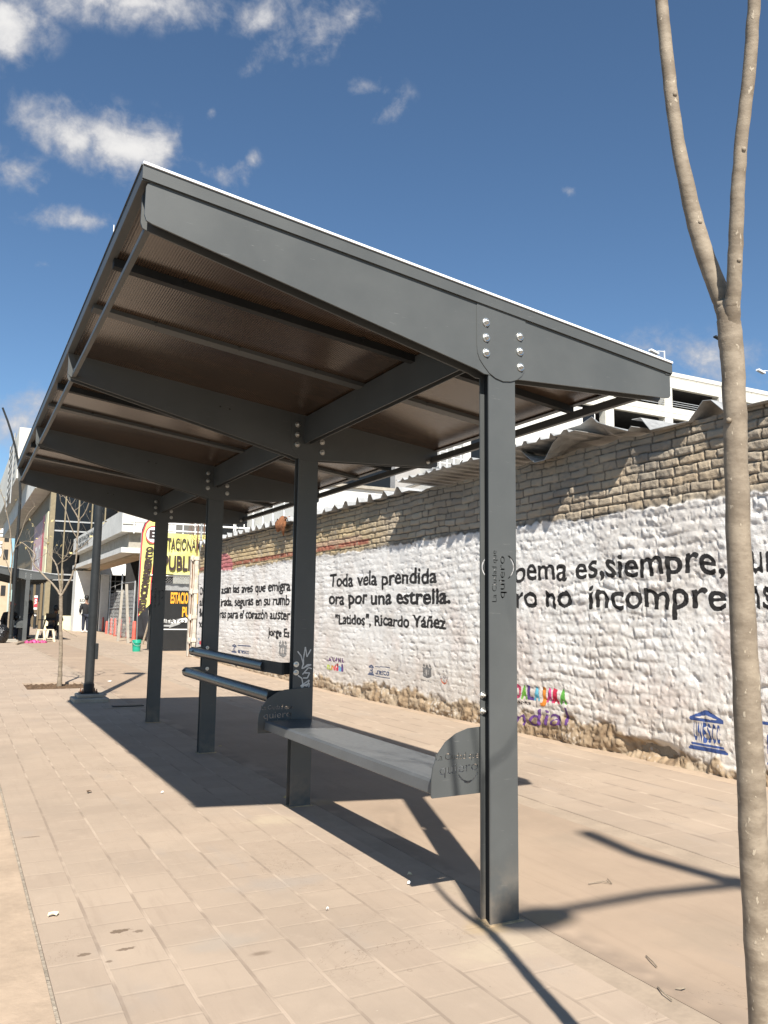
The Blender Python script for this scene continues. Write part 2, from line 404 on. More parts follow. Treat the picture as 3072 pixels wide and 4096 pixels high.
c = t.mix(t.ramp(a, .3, .7), (.180, .142, .102), (.305, .250, .185))
c = t.mix(t.math('MULTIPLY', t.ramp(b, .48, .72), .45), c, (.150, .115, .080))
c = t.mix(t.math('MULTIPLY', lent, .6), c, (.48, .41, .31))
t.bump(t.math('ADD', b, t.math('MULTIPLY', lent, .5)), .4, .003)
M_BARK = t.out(c, .72, 0, .35)
M_LEAF = simple('dry_leaf', (.42, .34, .16), .7, .4, 30)
M_LAMP = simple('lamp_post_paint', (.024, .026, .027), .5, .2, 3, spec=.2)
M_ZINC = simple('galvanised_sheet', (.36, .36, .35), .5, .28, 3.5, .25, .1)
M_ZINCO = simple('old_sheet_underside', (.16, .15, .14), .8, .3, 5)
M_WHITEC = simple('white_concrete', (.56, .545, .49), .8, .12, .5, 0, .12)
M_WHITEP = simple('white_render', (.60, .59, .55), .8, .16, .9, 0, .2)
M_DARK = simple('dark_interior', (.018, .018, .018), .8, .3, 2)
M_GLASS = simple('dark_glass', (.010, .011, .012), .12, .1, .4, 0, .0, .28)
M_MULL = simple('bronze_mullion', (.22, .18, .11), .5, .15, 4)
t = NT('brown_corrugated_cladding'); p = t.pos(); sep = t.node('ShaderNodeSeparateXYZ', {'Vector': p})
wv = t.math('ADD', t.math('MULTIPLY', t.math('SINE', t.math('MULTIPLY', sep.outputs['Y'], 2 * math.pi / .45)), .5), .5)
t.bump(wv, 1, .05); M_CLAD = t.out(t.mix(wv, (.13, .095, .05), (.23, .165, .09)), .6)
M_YEL = simple('yellow_vinyl', (.68, .63, .20), .5, .07, 2, 0, .3, .4, 7, .02)
M_BLACK = simple('black_paint', (.012, .012, .012), .5, .2, 5)
M_INKBR = simple('dark_brown_print', (.035, .02, .018), .55, .1, 5)
M_ORANGE = simple('orange_print', (.80, .36, .03), .5, .1, 5)
M_RED = simple('red_print', (.55, .04, .06), .5, .15, 5)
M_REDP = simple('faded_red_paint', (.50, .10, .07), .7, .3, 6)
M_WPRINT = simple('white_print', (.78, .77, .74), .55, .06, 5)
M_GREEN = simple('green_plastic', (.015, .30, .19), .4, .12, 8, 0, .05)
M_RUST = simple('rusty_white_steel', (.50, .44, .36), .75, .35, 5, 0, .4)
M_RUSTD = simple('rust', (.16, .07, .035), .85, .4, 14, 0, .4)
M_GALV = simple('galvanised_tube', (.42, .42, .41), .5, .2, 8, .5)
M_TAN = simple('tan_render', (.44, .34, .23), .85, .12, .8)
M_CREAM = simple('cream_panel', (.66, .60, .40), .7, .08, 1)
M_PINK = simple('faded_pink_banner', (.50, .34, .36), .7, .15, 2)
M_CLOTHK = simple('black_cloth', (.014, .014, .016), .9, .3, 20)
M_JEANS = simple('dark_jeans', (.022, .026, .04), .9, .3, 20)
M_SKIN = simple('skin', (.22, .12, .08), .6, .15, 20)
M_HAIR = simple('black_hair', (.01, .009, .008), .6, .3, 40)
M_GREYC = simple('grey_cloth', (.10, .10, .11), .9, .3, 20)
M_STOOL = simple('cream_plastic', (.55, .49, .36), .5, .1, 8)
M_PLAST = simple('black_bin_bag', (.012, .012, .013), .25, .3, 12, 0, .8, .6, 14, .05)
M_MAGENTA = simple('magenta_plastic', (.45, .06, .18), .5, .7, 14)
M_TARP = simple('black_shade_cloth', (.025, .025, .028), .9, .35, 3, 0, .6)
M_RAG = simple('brown_rag', (.22, .095, .045), .9, .4, 12, 0, .8, .2, 30, .02)
M_SHOE = simple('white_shoe', (.6, .6, .58), .6, .1, 10)
M_RUBBLE = simple('rubble', (.24, .20, .15), .9, .35, 6, 0, .7)

# ------------------------------------------------------------------ ground
def sheet(name, x0, x1, y0, y1, mat, lift=0.0, holes=(), depth=.10):
    xs = sorted({x0, x1} | {h[i] for h in holes for i in (0, 1)}); ys = [y for y in (10.5, 19.0) if y0 < y < y1]
    ys = sorted(set([y0, y1] + ys) | {h[i] for h in holes for i in (2, 3)})
    mb = MB()
    for i in range(len(xs) - 1):
        for j in range(len(ys) - 1):
            cx, cy = (xs[i] + xs[i + 1]) / 2, (ys[j] + ys[j + 1]) / 2
            if any(h[0] < cx < h[1] and h[2] < cy < h[3] for h in holes): continue
            P = [(xs[i], ys[j]), (xs[i + 1], ys[j]), (xs[i + 1], ys[j + 1]), (xs[i], ys[j + 1])]
            top = [(x, y, gz(y) + lift) for x, y in P]; bot = [(x, y, gz(y) + lift - depth) for x, y in P]
            mb.add(top + bot, [(0, 1, 2, 3), (0, 4, 5, 1), (1, 5, 6, 2), (2, 6, 7, 3), (3, 7, 4, 0)])
    return struct(mb.build(name, mat, fix=False))
o = MB().add([(-900, -900, -.16), (900, -900, -.16), (900, 900, -.16), (-900, 900, -.16)], [(0, 1, 2, 3)]).build('ground', M_CONC); struct(o)
pitc = gp(237, 2735); PIT = (gp(98, 2745).x, gp(335, 2745).x + .06, gp(220, 2756).y, gp(220, 2729).y)
M_MORT = simple('crumbling_mortar', (.30, .26, .21), .95, .35, 22, 0, .9, .2, 60, .01)
sheet('joint_mortar', .30, .36, -6, 70, M_MORT, -.009)
sheet('pavement', .337, 1.88, -6, 70, M_TILE, 0, [PIT])
sheet('kerb_strip', -.55, .325, -6, 70, M_KERB, -.002)
o = MB().add([(-40, -40, -.152), (-.5, -40, -.152), (-.5, 200, -.152), (-40, 200, -.152)], [(0, 1, 2, 3)]).build('road', M_ASPH); struct(o)
sheet('paving_border', 1.8815, 1.9885, -6, 70, M_STRIP, -.001)
sheet('concrete_path', 1.99, 3.13, -6, 70, M_BAND, 0)
sheet('path_border', 3.1315, 3.2685, -6, 70, M_STRIP, -.001)
sheet('wall_pavement', 3.27, 4.86, -6, 70, M_TILE2, 0)
sheet('wall_strip', 4.863, 30, -6, 70, M_KERB, -.002)
mb = MB(); nx, ny = 26, 14; vs = []
for j in range(ny + 1):
    for i in range(nx + 1):
        x = PIT[0] + (PIT[1] - PIT[0]) * i / nx; y = PIT[2] + (PIT[3] - PIT[2]) * j / ny
        vs.append((x, y, gz(y) - .030 + random.uniform(-.012, .018)))
mb.add(vs, [(j * (nx + 1) + i, j * (nx + 1) + i + 1, (j + 1) * (nx + 1) + i + 1, (j + 1) * (nx + 1) + i) for j in range(ny) for i in range(nx)])
struct(mb.build('soil', M_SOIL))
# pale and rusty halos on the paving round the post feet
# (cement residue) are part of the feet below

# ------------------------------------------------------------------ painted wall
XW = 6.737 * K
def vnoise(x, y, seed=0):
    xi, yi = np.floor(x).astype(np.int64), np.floor(y).astype(np.int64); fx, fy = x - xi, y - yi
    fx = fx * fx * (3 - 2 * fx); fy = fy * fy * (3 - 2 * fy)
    def h(a, b):
        n = (a * 374761393 + b * 668265263 + seed * 974711) & 0x7fffffff
        n = ((n ^ (n >> 13)) * 1274126177) & 0x7fffffff
        return ((n ^ (n >> 16)) & 0xffff) / 65535.0
    return (h(xi, yi) * (1 - fx) + h(xi + 1, yi) * fx) * (1 - fy) + (h(xi, yi + 1) * (1 - fx) + h(xi + 1, yi + 1) * fx) * fy
def fbm(x, y, seed=0, o=4):
    s = 0; a = .5
    for i in range(o): s = s + a * vnoise(x * 2 ** i, y * 2 ** i, seed + i); a *= .5
    return s / (1 - .5 ** o)
def sstep(a, b, x):
    t_ = np.clip((x - a) / (b - a), 0, 1); return t_ * t_ * (3 - 2 * t_)
def hsh(a, b, seed=0):
    n = (a.astype(np.int64) * 73856093 ^ b.astype(np.int64) * 19349663 ^ (seed * 83492791)) & 0x7fffffff
    n = ((n ^ (n >> 13)) * 1274126177) & 0x7fffffff
    return ((n ^ (n >> 16)) & 0xffff) / 65535.0
def bricks(y, z, bl, bh, seed, wob=.02):
    zz = z + (fbm(y * 1.3, z * 1.3, seed + 5, 2) - .5) * wob + (fbm(y * 6, z * 6, seed + 9, 2) - .5) * wob * .6
    r = np.floor(zz / bh); fr = zz / bh - r
    yy = y + (fbm(y * 5, z * 5, seed + 7, 2) - .5) * wob * 1.6
    off = hsh(r, r * 0, seed) * 1.0; c_ = np.floor(yy / bl + off); fc = yy / bl + off - c_
    # jitter the perpend position
    j0 = (hsh(c_, r, seed + 1) - .5) * .45; j1 = (hsh(c_ + 1, r, seed + 1) - .5) * .45
    left = fc < j0; c_ = np.where(left, c_ - 1, c_); fc2 = np.where(left, fc + 1, fc)
    right = (fc2 > 1 + j1) & ~left; c_ = np.where(right, c_ + 1, c_)
    fcx = np.where(right, fc - 1, fc2)
    a0 = (hsh(c_, r, seed + 1) - .5) * .45; a1 = 1 + (hsh(c_ + 1, r, seed + 1) - .5) * .45
    dx = np.minimum(fcx - a0, a1 - fcx) * bl; dz = np.minimum(fr, 1 - fr) * bh
    return np.minimum(dx, dz), hsh(c_, r, seed + 3), hsh(c_, r, seed + 4)
ys = [2.3]
while ys[-1] < 19.1: ys.append(ys[-1] + .0085 * max(1, ys[-1] / 4.6) ** 1.45)
ys = np.array(ys); ZT = 2.70
zs = np.linspace(-.02, ZT, 262)
Y, Z = np.meshgrid(ys, zs, indexing='ij')
ztop = 2.045 + (fbm(Y * 2.2, Y * 0, 3, 3) - .5) * .07 + (fbm(Y * 14, Y * 0, 8, 2) - .5) * .05
white = sstep(-.012, .012, ztop - Z)
zbase = .215 + (fbm(Y * 1.1, Y * 0, 21, 3) - .5) * .20 + (fbm(Y * 9, Z * 9, 22, 3) - .5) * .16 + sstep(5.6, 4.3, Y) * -.10
bare = sstep(.02, -.03, Z - zbase)
# upper bricks
e1, r1, q1 = bricks(Y, Z, .205, .078, 40, .038)
d_up = sstep(.0, .011, e1) * (.014 + .012 * r1) * (.45 + .9 * fbm(Y * 2, Z * 2, 52, 2)) + (fbm(Y * 26, Z * 30, 50, 4) - .5) * .018
# lower masonry, under thick paint: small stones near the camera, flatter further on
near = sstep(9.5, 5.5, Y)
e2, r2, q2 = bricks(Y, Z, .20, .090, 60, .085)
pil = np.clip(e2 / .042, 0, 1); pil = 1 - (1 - pil) ** 2.2
flat = sstep(.35, .75, fbm(Y * .9, Z * .9, 71, 3))
d_lo = pil * (.003 + .0075 * r2 * near + .002 * r2) * (1 - .8 * flat) + (fbm(Y * 15, Z * 21, 80, 4) - .5) * (.006 + .006 * near) - sstep(.64, .80, fbm(Y * 19, Z * 24, 89, 3)) * .008 + (fbm(Y * 3, Z * 3, 84, 3) - .5) * .022
lump = fbm(Y * 38, Z * 30, 87, 3); d_lo += (lump - .5) * (.0045 + .0035 * near)
e3, r3, q3 = bricks(Y, Z, .24, .12, 90, .09)
pb = np.clip(e3 / .05, 0, 1); pb = 1 - (1 - pb) ** 2
flare = sstep(.5, 0, Z) ** 2
d_ba = pb * (.008 + .018 * r3) + (fbm(Y * 12, Z * 12, 95, 5) - .5) * .05 + (fbm(Y * 36, Z * 36, 97, 3) - .5) * .03 + flare * .035 - sstep(.86, .97, r3) * .05 * pb
disp = d_up * (1 - white) + (d_lo + .018) * white
disp = disp * (1 - bare * .9) + d_ba * bare * .9
# a low crest of paint at the boundary, hollow just above the ground on the near side
disp += np.exp(-((Z - ztop) / .02) ** 2) * .006
cave = sstep(.10, .02, np.abs(Z - .07 - (fbm(Y * 2, Y * 0, 33, 2) - .5) * .06)) * sstep(.52, .68, fbm(Y * 1.4, Y * 0 + 5, 37, 3)) * sstep(7.0, 5.2, Y)
disp -= cave * .07
top_rag = sstep(ZT - .05, ZT, Z) * (fbm(Y * 5, Y * 0, 44, 3) - .3) * .03
X = XW - disp
Zd = Z - sstep(ZT - .1, ZT, Z) * fbm(Y * 4, Y * 0, 47, 3) * .045
# ---- colour
def lerp(a, b, t_): return a + (np.array(b) - a) * t_[..., None]
n1 = fbm(Y * 2.2, Z * 2.2, 110, 4); n2 = fbm(Y * 13, Z * 13, 114, 4); n3 = fbm(Y * 45, Z * 45, 118, 3)
colr = np.zeros(Y.shape + (3,)); colr[:] = (.45, .35, .235)
colr = lerp(colr, (.50, .43, .33), r1 * .8)
colr = lerp(colr, (.33, .275, .21), sstep(.55, .9, q1) * .6)
yel = sstep(8.6, 11.4, Y + (n1 - .5) * 2.4) * sstep(.35, .55, n2 + .16)
colr = lerp(colr, (.58, .435, .235), yel * .8)
grime = sstep(ZT - .42, ZT - .05, Z + (n1 - .5) * .5) * .55 + sstep(.60, .78, n1) * .25
colr = lerp(colr, (.20, .18, .155), np.clip(grime, 0, .8))
colr = lerp(colr, (.085, .07, .055), sstep(.010, .001, e1) * .9 * sstep(.25, .48, n2))
# dark unpainted course just above the white paint, red painted stripe, pink patch
colr = lerp(colr, (.13, .115, .095), sstep(.06, .02, Z - ztop) * sstep(.3, .6, n2 + .1) * .75)
stripe = sstep(10.1, 10.2, Y) * sstep(2.12, 2.125, Z) * sstep(2.195, 2.19, Z)
colr = lerp(colr, (.33, .085, .06), stripe * .8 * sstep(.30, .5, n2 + .1))
pinkz = sstep(10.3, 10.5, Y) * sstep(12.3, 12.1, Y) * sstep(2.19, 2.195, Z) * sstep(2.28, 2.26, Z)
colr = lerp(colr, (.52, .33, .25), pinkz * .5)
pk = sstep(1.02, .9, ((Y - 17.2) / .72) ** 2 + ((Z - 2.08) / .33) ** 2 + (n2 - .5) * .5)
colr = lerp(colr, (.52, .17, .19), pk * .85)
wcol = np.zeros_like(colr); wcol[:] = (.80, .775, .735)
wcol = lerp(wcol, (.60, .54, .48), sstep(.50, .74, n1) * .55)
wcol = lerp(wcol, (.66, .52, .45), sstep(.55, .75, fbm(Y * 3.1, Z * 2.0, 131, 4)) * .35 * sstep(2.0, 1.2, Z))
wcol = lerp(wcol, (.40, .35, .30), sstep(.60, .78, n3) * sstep(.45, .65, n2) * .55)
wcol = lerp(wcol, (.45, .36, .27), sstep(.85, .25, Z + (n1 - .5) * .7) * .45)
drip = sstep(.60, .80, fbm(Y * 7, Z * .45, 141, 3)) * sstep(.4, .6, fbm(Y * 1.5, Z * 1.5, 144, 2))
wcol = lerp(wcol, (.50, .46, .42), drip * .45)
wcol = lerp(wcol, (.62, .58, .53), sstep(.025, .004, e2) * (1 - flat * .8) * (.35 + .3 * near))
bcol = np.zeros_like(colr); bcol[:] = (.33, .235, .145)
bcol = lerp(bcol, (.42, .35, .26), r3 * .6)
bcol = lerp(bcol, (.17, .115, .07), sstep(.5, .75, n2) * .7)
bcol = lerp(bcol, (.62, .57, .50), sstep(.60, .70, n3) * sstep(.40, .60, n1) * .6)
colr = lerp(colr, (0, 0, 0), white * 0)
colr = colr * (1 - white[..., None]) + wcol * white[..., None]
colr = colr * (1 - bare[..., None]) + bcol * bare[..., None]
# ---- painted lettering and emblems: rasterised onto the wall in wall coordinates (s = distance to the right = -Y)
ink = np.zeros(Y.shape + (4,))
hy = np.gradient(ys)
def raster_tris(P, T, rgb, worn=.0):
    """P: (n,2) points as (Y, Z)"""
    global ink
    for tri in T:
        a, b_, c_ = P[tri[0]], P[tri[1]], P[tri[2]]
        y0, y1 = min(a[0], b_[0], c_[0]), max(a[0], b_[0], c_[0]); z0, z1 = min(a[1], b_[1], c_[1]), max(a[1], b_[1], c_[1])
        i0, i1 = np.searchsorted(ys, y0) - 1, np.searchsorted(ys, y1) + 1; j0, j1 = np.searchsorted(zs, z0) - 1, np.searchsorted(zs, z1) + 1
        i0, j0 = max(i0, 0), max(j0, 0); i1, j1 = min(i1, len(ys)), min(j1, len(zs))
        if i1 <= i0 or j1 <= j0: continue
        cov = np.zeros((i1 - i0, j1 - j0)); den = (b_[1] - c_[1]) * (a[0] - c_[0]) + (c_[0] - b_[0]) * (a[1] - c_[1])
        if abs(den) < 1e-12: continue
        dz = zs[1] - zs[0]
        for sy in (-.33, 0, .33):
            for sz in (-.33, 0, .33):
                yy = (ys[i0:i1] + sy * hy[i0:i1])[:, None]; zz_ = (zs[j0:j1] + sz * dz)[None, :]
                l1 = ((b_[1] - c_[1]) * (yy - c_[0]) + (c_[0] - b_[0]) * (zz_ - c_[1])) / den
                l2 = ((c_[1] - a[1]) * (yy - c_[0]) + (a[0] - c_[0]) * (zz_ - c_[1])) / den
                cov += ((l1 >= 0) & (l2 >= 0) & (l1 + l2 <= 1)) / 9.0
        sub = ink[i0:i1, j0:j1]; hit = cov > .01
        sub[hit, :3] = rgb; sub[..., 3] = np.where(hit, np.minimum(1, sub[..., 3] + cov), sub[..., 3])
def paint(body, Y0, Y1, zb0, zb1, cap, rgb=(.012, .011, .012), bold=.012, jit=.010):
    """a line of lettering from Y0 (left end, far) to Y1 (right end, near), metres"""
    v, T = text_tris(body, bold)
    xmin, xmax = v[:, 0].min(), v[:, 0].max()
    ux = (v[:, 0] - xmin) / (xmax - xmin)
    # hand lettering: slow waver of height and baseline, slight lean
    ph_ = abs(hash(body)) % 7 if False else len(body) * .7
    wav = np.sin(ux * 19 + ph_) * jit + np.sin(ux * 47 + ph_ * 2) * jit * .6
    zb = zb0 + (zb1 - zb0) * ux + wav
    hs = cap * (1 + .07 * np.sin(ux * 31 + ph_))
    z = zb + v[:, 1] / .729 * hs
    yv = Y0 + (Y1 - Y0) * ux - (v[:, 1] * .02 * np.sin(ux * 23))
    raster_tris(np.stack([yv, z], 1), T, rgb)
def q(*a): return [x * K for x in a]
def P2(body, y0, y1, z0, z1, cap, **k): paint(body, y0 * K, y1 * K, z0 * K, z1 * K, cap * K, **k)
P2('Toda vela prendida', 15.30, 11.09, 2.066, 2.032, .262, bold=.022, jit=.006)
P2('ora por una estrella.', 15.32, 10.68, 1.718, 1.697, .262, bold=.026, jit=.006)
P2('"Latidos", Ricardo Yáñez', 14.99, 10.81, 1.330, 1.315, .205, bold=.026, jit=.005)
P2('Os', 25.39, 24.78, 2.075, 2.075, .25, bold=.026, jit=.004); P2('asan las aves que emigra', 23.01, 17.50, 2.068, 2.044, .25, bold=.026, jit=.004)
P2('all', 25.36, 24.79, 1.735, 1.735, .25, bold=.026, jit=.004); P2('irada, seguras en su rumb', 23.0, 17.52, 1.714, 1.719, .25, bold=.026, jit=.004)
P2('fle', 25.34, 24.80, 1.398, 1.4, .25, bold=.026, jit=.004); P2('ras para el corazón auster', 23.07, 17.46, 1.376, 1.384, .25, bold=.026, jit=.004)
P2('ho', 25.32, 24.82, 1.068, 1.072, .25, bold=.026, jit=.004); P2('Jorge Es', 18.94, 17.48, .984, .99, .20, bold=.026, jit=.004)
P2('oema es,siempre,', 9.06, 5.60, 1.985, 1.975, .305, bold=.014); P2('un', 5.31, 5.00, 1.965, 1.958, .305, bold=.014)
P2('ro no', 9.03, 7.88, 1.64, 1.626, .305, bold=.014); P2('incompre', 7.57, 5.60, 1.624, 1.614, .305, bold=.014); P2('ns', 5.36, 5.06, 1.615, 1.613, .305, bold=.014)
# coloured city emblem
cols = [(.45, .05, .12), (.16, .42, .05), (.10, .05, .22), (.12, .42, .55), (.75, .25, .03), (.70, .07, .25), (.55, .02, .06), (.12, .40, .06)]
for i, ch in enumerate('DALAJARA'):
    a = 9.05 - i * (9.05 - 7.99) / 8; P2(ch, a, a - .128, .440 + .002 * i, .442 + .002 * i, .17, rgb=cols[i], bold=.045, jit=.004)
P2('capital', 9.05, 8.70, .375, .375, .05, rgb=(.06, .05, .05), jit=0)
P2('ndial', 9.03, 7.98, .075, .205, .22, rgb=(.12, .05, .20), bold=.0, jit=.002)
P2('del libro', 8.55, 7.98, .02, .03, .05, rgb=(.10, .07, .05), jit=0)
def quad(pts, rgb):
    P = np.array([(a * K, b * K) for a, b in pts]); raster_tris(P, [(0, i, i + 1) for i in range(1, len(pts) - 1)], rgb)
def bar(p0, p1, w, rgb):
    (a, b), (c_, d) = p0, p1; L_ = math.hypot(c_ - a, d - b); nx_, ny_ = -(d - b) / L_ * w / 2, (c_ - a) / L_ * w / 2
    quad([(a + nx_, b + ny_), (c_ + nx_, d + ny_), (c_ - nx_, d - ny_), (a - nx_, b - ny_)], rgb)
def temple(yl, yr, zb, zt, rgb, w, cols_=6):
    H = zt - zb; ym = (yl + yr) / 2; ze = zb + H * .78
    bar((yl, ze), (ym, zt), w, rgb); bar((ym, zt), (yr, ze), w, rgb); bar((yl, ze - w * .3), (yr, ze - w * .3), w, rgb)
    bar((yl * .82 + yr * .18, ze + H * .06), (ym, zt - H * .08), w * .7, rgb); bar((ym, zt - H * .08), (yr * .82 + yl * .18, ze + H * .06), w * .7, rgb)
    txt = 'UNESCO'
    for i in range(cols_):
        a = yl + (yr - yl) * (.08 + .84 * (i + .5) / cols_); wd = (yl - yr) * .84 / cols_ * .72
        v, T = text_tris(txt[i], .03); lo, hi = v.min(0), v.max(0)
        Pn = np.stack([(a + wd / 2 - (v[:, 0] - lo[0]) / (hi[0] - lo[0]) * wd) * K, (zb + H * .2 + (v[:, 1] - lo[1]) / (hi[1] - lo[1]) * (ze - w - zb - H * .22)) * K], 1)
        raster_tris(Pn, T, rgb)
    for k_ in range(3): bar((yl + .02 * k_, zb + H * .14 - k_ * H * .07), (yr - .02 * k_, zb + H * .14 - k_ * H * .07), w * .75, rgb)
BL = (.035, .075, .24)
temple(6.09, 5.69, .215, .60, BL, .024)
bar((5.28, .56), (4.9, .56), .03, BL); bar((5.22, .20), (4.9, .20), .025, BL); quad([(5.21, .46), (4.9, .46), (4.9, .28), (5.21, .28)], BL)
GRB = (.07, .09, .16)
temple(13.46, 13.27, .44, .62, GRB, .016, 4)
for a in (((13.22, .60), (12.65, .615)), ((13.22, .435), (12.65, .43)), ((12.65, .615), (12.65, .43))): bar(a[0], a[1], .014, GRB)
P2('unesco', 13.2, 12.68, .465, .47, .12, rgb=GRB, jit=0)
temple(21.75, 21.38, .47, .69, GRB, .02, 4); bar((21.28, .67), (20.2, .69), .03, GRB); bar((20.19, .69), (20.17, .47), .03, GRB)
P2('unesco', 21.25, 20.3, .475, .475, .14, rgb=GRB, jit=0)
def shield(yc, zc, w, h, rgb):
    for k_ in range(8):
        a = k_ / 8 * 2 * math.pi; b = (k_ + 1) / 8 * 2 * math.pi
        bar((yc - w * .42 * math.cos(a), zc + h * .28 * math.sin(a) - h * .1), (yc - w * .42 * math.cos(b), zc + h * .28 * math.sin(b) - h * .1), w * .14, rgb)
    for dy in (-.18, 0, .18): bar((yc + dy * w, zc - h * .28), (yc + dy * w, zc + h * .08), w * .08, rgb)
    for dy in (-.34, 0, .34): quad([(yc + (dy - .13) * w, zc + h * .28), (yc + dy * w, zc + h * .46), (yc + (dy + .13) * w, zc + h * .28), (yc + dy * w, zc + h * .22)], rgb)
    for sgn in (-1, 1): bar((yc + sgn * .5 * w, zc + h * .2), (yc + sgn * .32 * w, zc + h * .05), w * .12, rgb); bar((yc + sgn * .48 * w, zc - h * .2), (yc + sgn * .3 * w, zc - h * .36), w * .1, rgb)
shield(11.38, .64, .27, .26, (.16, .155, .15)); P2('Guadalajara', 11.55, 11.22, .485, .455, .03, rgb=(.16, .155, .15), jit=0)
shield(17.88, .72, .5, .44, (.24, .235, .225))
P2('quiero', 11.0, 10.72, .56, .55, .06, rgb=(.28, .25, .24), jit=0); P2('La Ciudad que', 11.02, 10.70, .66, .655, .03, rgb=(.28, .26, .25), jit=0)
for k_ in range(6):
    a0, a1 = math.pi * (1 + k_ / 6), math.pi * (1 + (k_ + 1) / 6)
    bar((10.85 - .09 * math.cos(a0), .55 + .07 * math.sin(a0)), (10.85 - .09 * math.cos(a1), .55 + .07 * math.sin(a1)), .02, (.55, .12, .05))
for i, (ch, rgb) in enumerate(zip('GUADALAJARA', [(.14, .05, .18), (.16, .13, .12)] * 6)):
    a = 15.38 - i * .075; P2(ch, a, a - .06, .58, .58, .10, rgb=rgb, bold=.03, jit=0)
for i, (ch, rgb) in enumerate(zip('mundial', [(.45, .55, .08), (.40, .45, .10), (.65, .25, .05), (.6, .1, .1), (.5, .02, .06), (.15, .4, .6), (.12, .05, .2)])):
    a = 15.35 - i * .115; P2(ch, a, a - .10, .42, .42, .14, rgb=rgb, bold=.03, jit=0)
for i, (ch, rgb) in enumerate(zip('Gua', [(.12, .3, .5), (.6, .05, .06), (.55, .05, .08)])):
    a = 25.33 - i * .18; P2(ch, a, a - .16, .56, .56, .19, rgb=rgb, bold=.04, jit=0)
quad([(24.8, 2.45), (24.72, 2.42), (24.72, 2.1), (24.82, 2.15)], (.14, .17, .2))
ink[..., 3] *= (1 - .5 * sstep(.68, .8, n3) * sstep(.5, .65, n2))

wall = thing('painted_wall', (XW, 9, 0), 'long white painted masonry wall with black hand lettered verses under bare brick courses', 'wall')
NY, NZ = Y.shape
co = np.stack([X - XW, Y - 9, Zd], -1).reshape(-1, 3).astype(np.float32)
i, j = np.meshgrid(np.arange(NY - 1), np.arange(NZ - 1), indexing='ij')
base_i = (i * NZ + j).ravel()
quads = np.stack([base_i, base_i + 1, base_i + NZ + 1, base_i + NZ], 1).astype(np.int32)
me = bpy.data.meshes.new('masonry'); me.vertices.add(len(co)); me.vertices.foreach_set('co', co.ravel())
me.loops.add(quads.size); me.loops.foreach_set('vertex_index', quads.ravel())
me.polygons.add(len(quads)); me.polygons.foreach_set('loop_start', np.arange(0, quads.size, 4, dtype=np.int32))
me.polygons.foreach_set('use_smooth', np.ones(len(quads), bool)); me.update(); me.validate()
ca = me.color_attributes.new('wall_colour', 'FLOAT_COLOR', 'POINT'); ca.data.foreach_set('color', np.concatenate([colr, np.ones(Y.shape + (1,))], -1).reshape(-1).astype(np.float32))
ca = me.color_attributes.new('lettering', 'FLOAT_COLOR', 'POINT'); ca.data.foreach_set('color', ink.reshape(-1).astype(np.float32))
t = NT('painted_masonry'); p = t.pos()
wc = t.node('ShaderNodeAttribute', attribute_name='wall_colour').outputs['Color']; ik = t.node('ShaderNodeAttribute', attribute_name='lettering')
fn_ = t.noise(p, 90, 5, .65); gr = t.noise(p, 330, 3, .6)
c = t.mix(t.math('MULTIPLY', t.ramp(fn_, .58, .76), .30), wc, (.30, .25, .20))
c = t.mix(t.math('MULTIPLY', t.ramp(ik.outputs['Alpha'], .30, .58), .97), c, ik.outputs['Color'])
t.bump(t.math('ADD', fn_, t.math('MULTIPLY', gr, .4)), .7, .008)
me.materials.append(t.out(c, .9, 0, .2))
mo = bpy.data.objects.new('masonry', me); COL.objects.link(mo); mo.parent = wall
MB().box((XW + .03, 2.3, -.02), (XW + .26, 19.1, ZT - .06)).box((XW - .012, 19.085, 0), (XW + .2, 19.2, ZT - .1)).build('wall_core', M_RUBBLE, wall)

# ------------------------------------------------------------------ corrugated sheets on the wall top
M_ZR = simple('red_primed_sheet', (.19, .055, .04), .7, .3, 6)
def zigzag(name, y0, y1, pitch, amp, zb, xo, xi, label, rise=0.0, seed=0, mats=(M_ZINC,), sag=0.0):
    rr = random.Random(seed); prof = []; y = y0
    while y < y1 + 1e-6:
        prof += [(y, zb), (y + pitch * .52, zb + amp * rr.uniform(.0, .12)), (y + pitch * .70, zb + amp * rr.uniform(.85, 1.1)), (y + pitch * .80, zb + amp)]
        y += pitch
    n = len(prof); vs = []; fs = []
    for k_, x in enumerate((xo, (xo + xi) / 2, xi)):
        for (a, b) in prof: vs.append((x + rr.uniform(-.02, .02) * (k_ == 0), a, b + rise * (xi - x) / (xi - xo) - sag * (k_ == 0) * rr.random()))
    for k_ in range(2):
        for i_ in range(n - 1): fs.append((k_ * n + i_, k_ * n + i_ + 1, (k_ + 1) * n + i_ + 1, (k_ + 1) * n + i_))
    o = mesh_obj(name, vs, fs, mats[0], None, None, False)
    sd = o.modifiers.new('thickness', 'SOLIDIFY'); sd.thickness = .004
    return tag(o, label, 'roof sheet', 'corrugated sheets on the wall top')
zigzag('corrugated_sheet', 12.9, 18.9, .38, .10, 2.700, XW - .13, XW + 3.0, 'far corrugated metal sheet with saw tooth edge above the yellowish bricks', seed=3)
zigzag('corrugated_sheet', 8.85, 12.88, .395, .09, 2.69, XW - .12, XW + 3.0, 'corrugated metal sheet with saw tooth edge above the red stripe on the wall', seed=4)
zigzag('corrugated_sheet', 5.5, 8.75, .19, .035, 2.715, XW - .30, XW + 3.0, 'low ribbed sheet overhanging the wall and shading its bricks', rise=.06, seed=5)
zigzag('corrugated_sheet', 3.0, 5.0, .72, .13, 2.665, XW - .09, XW + 3.0, 'widely folded dark sheet on the wall top beside the near sapling', seed=6)
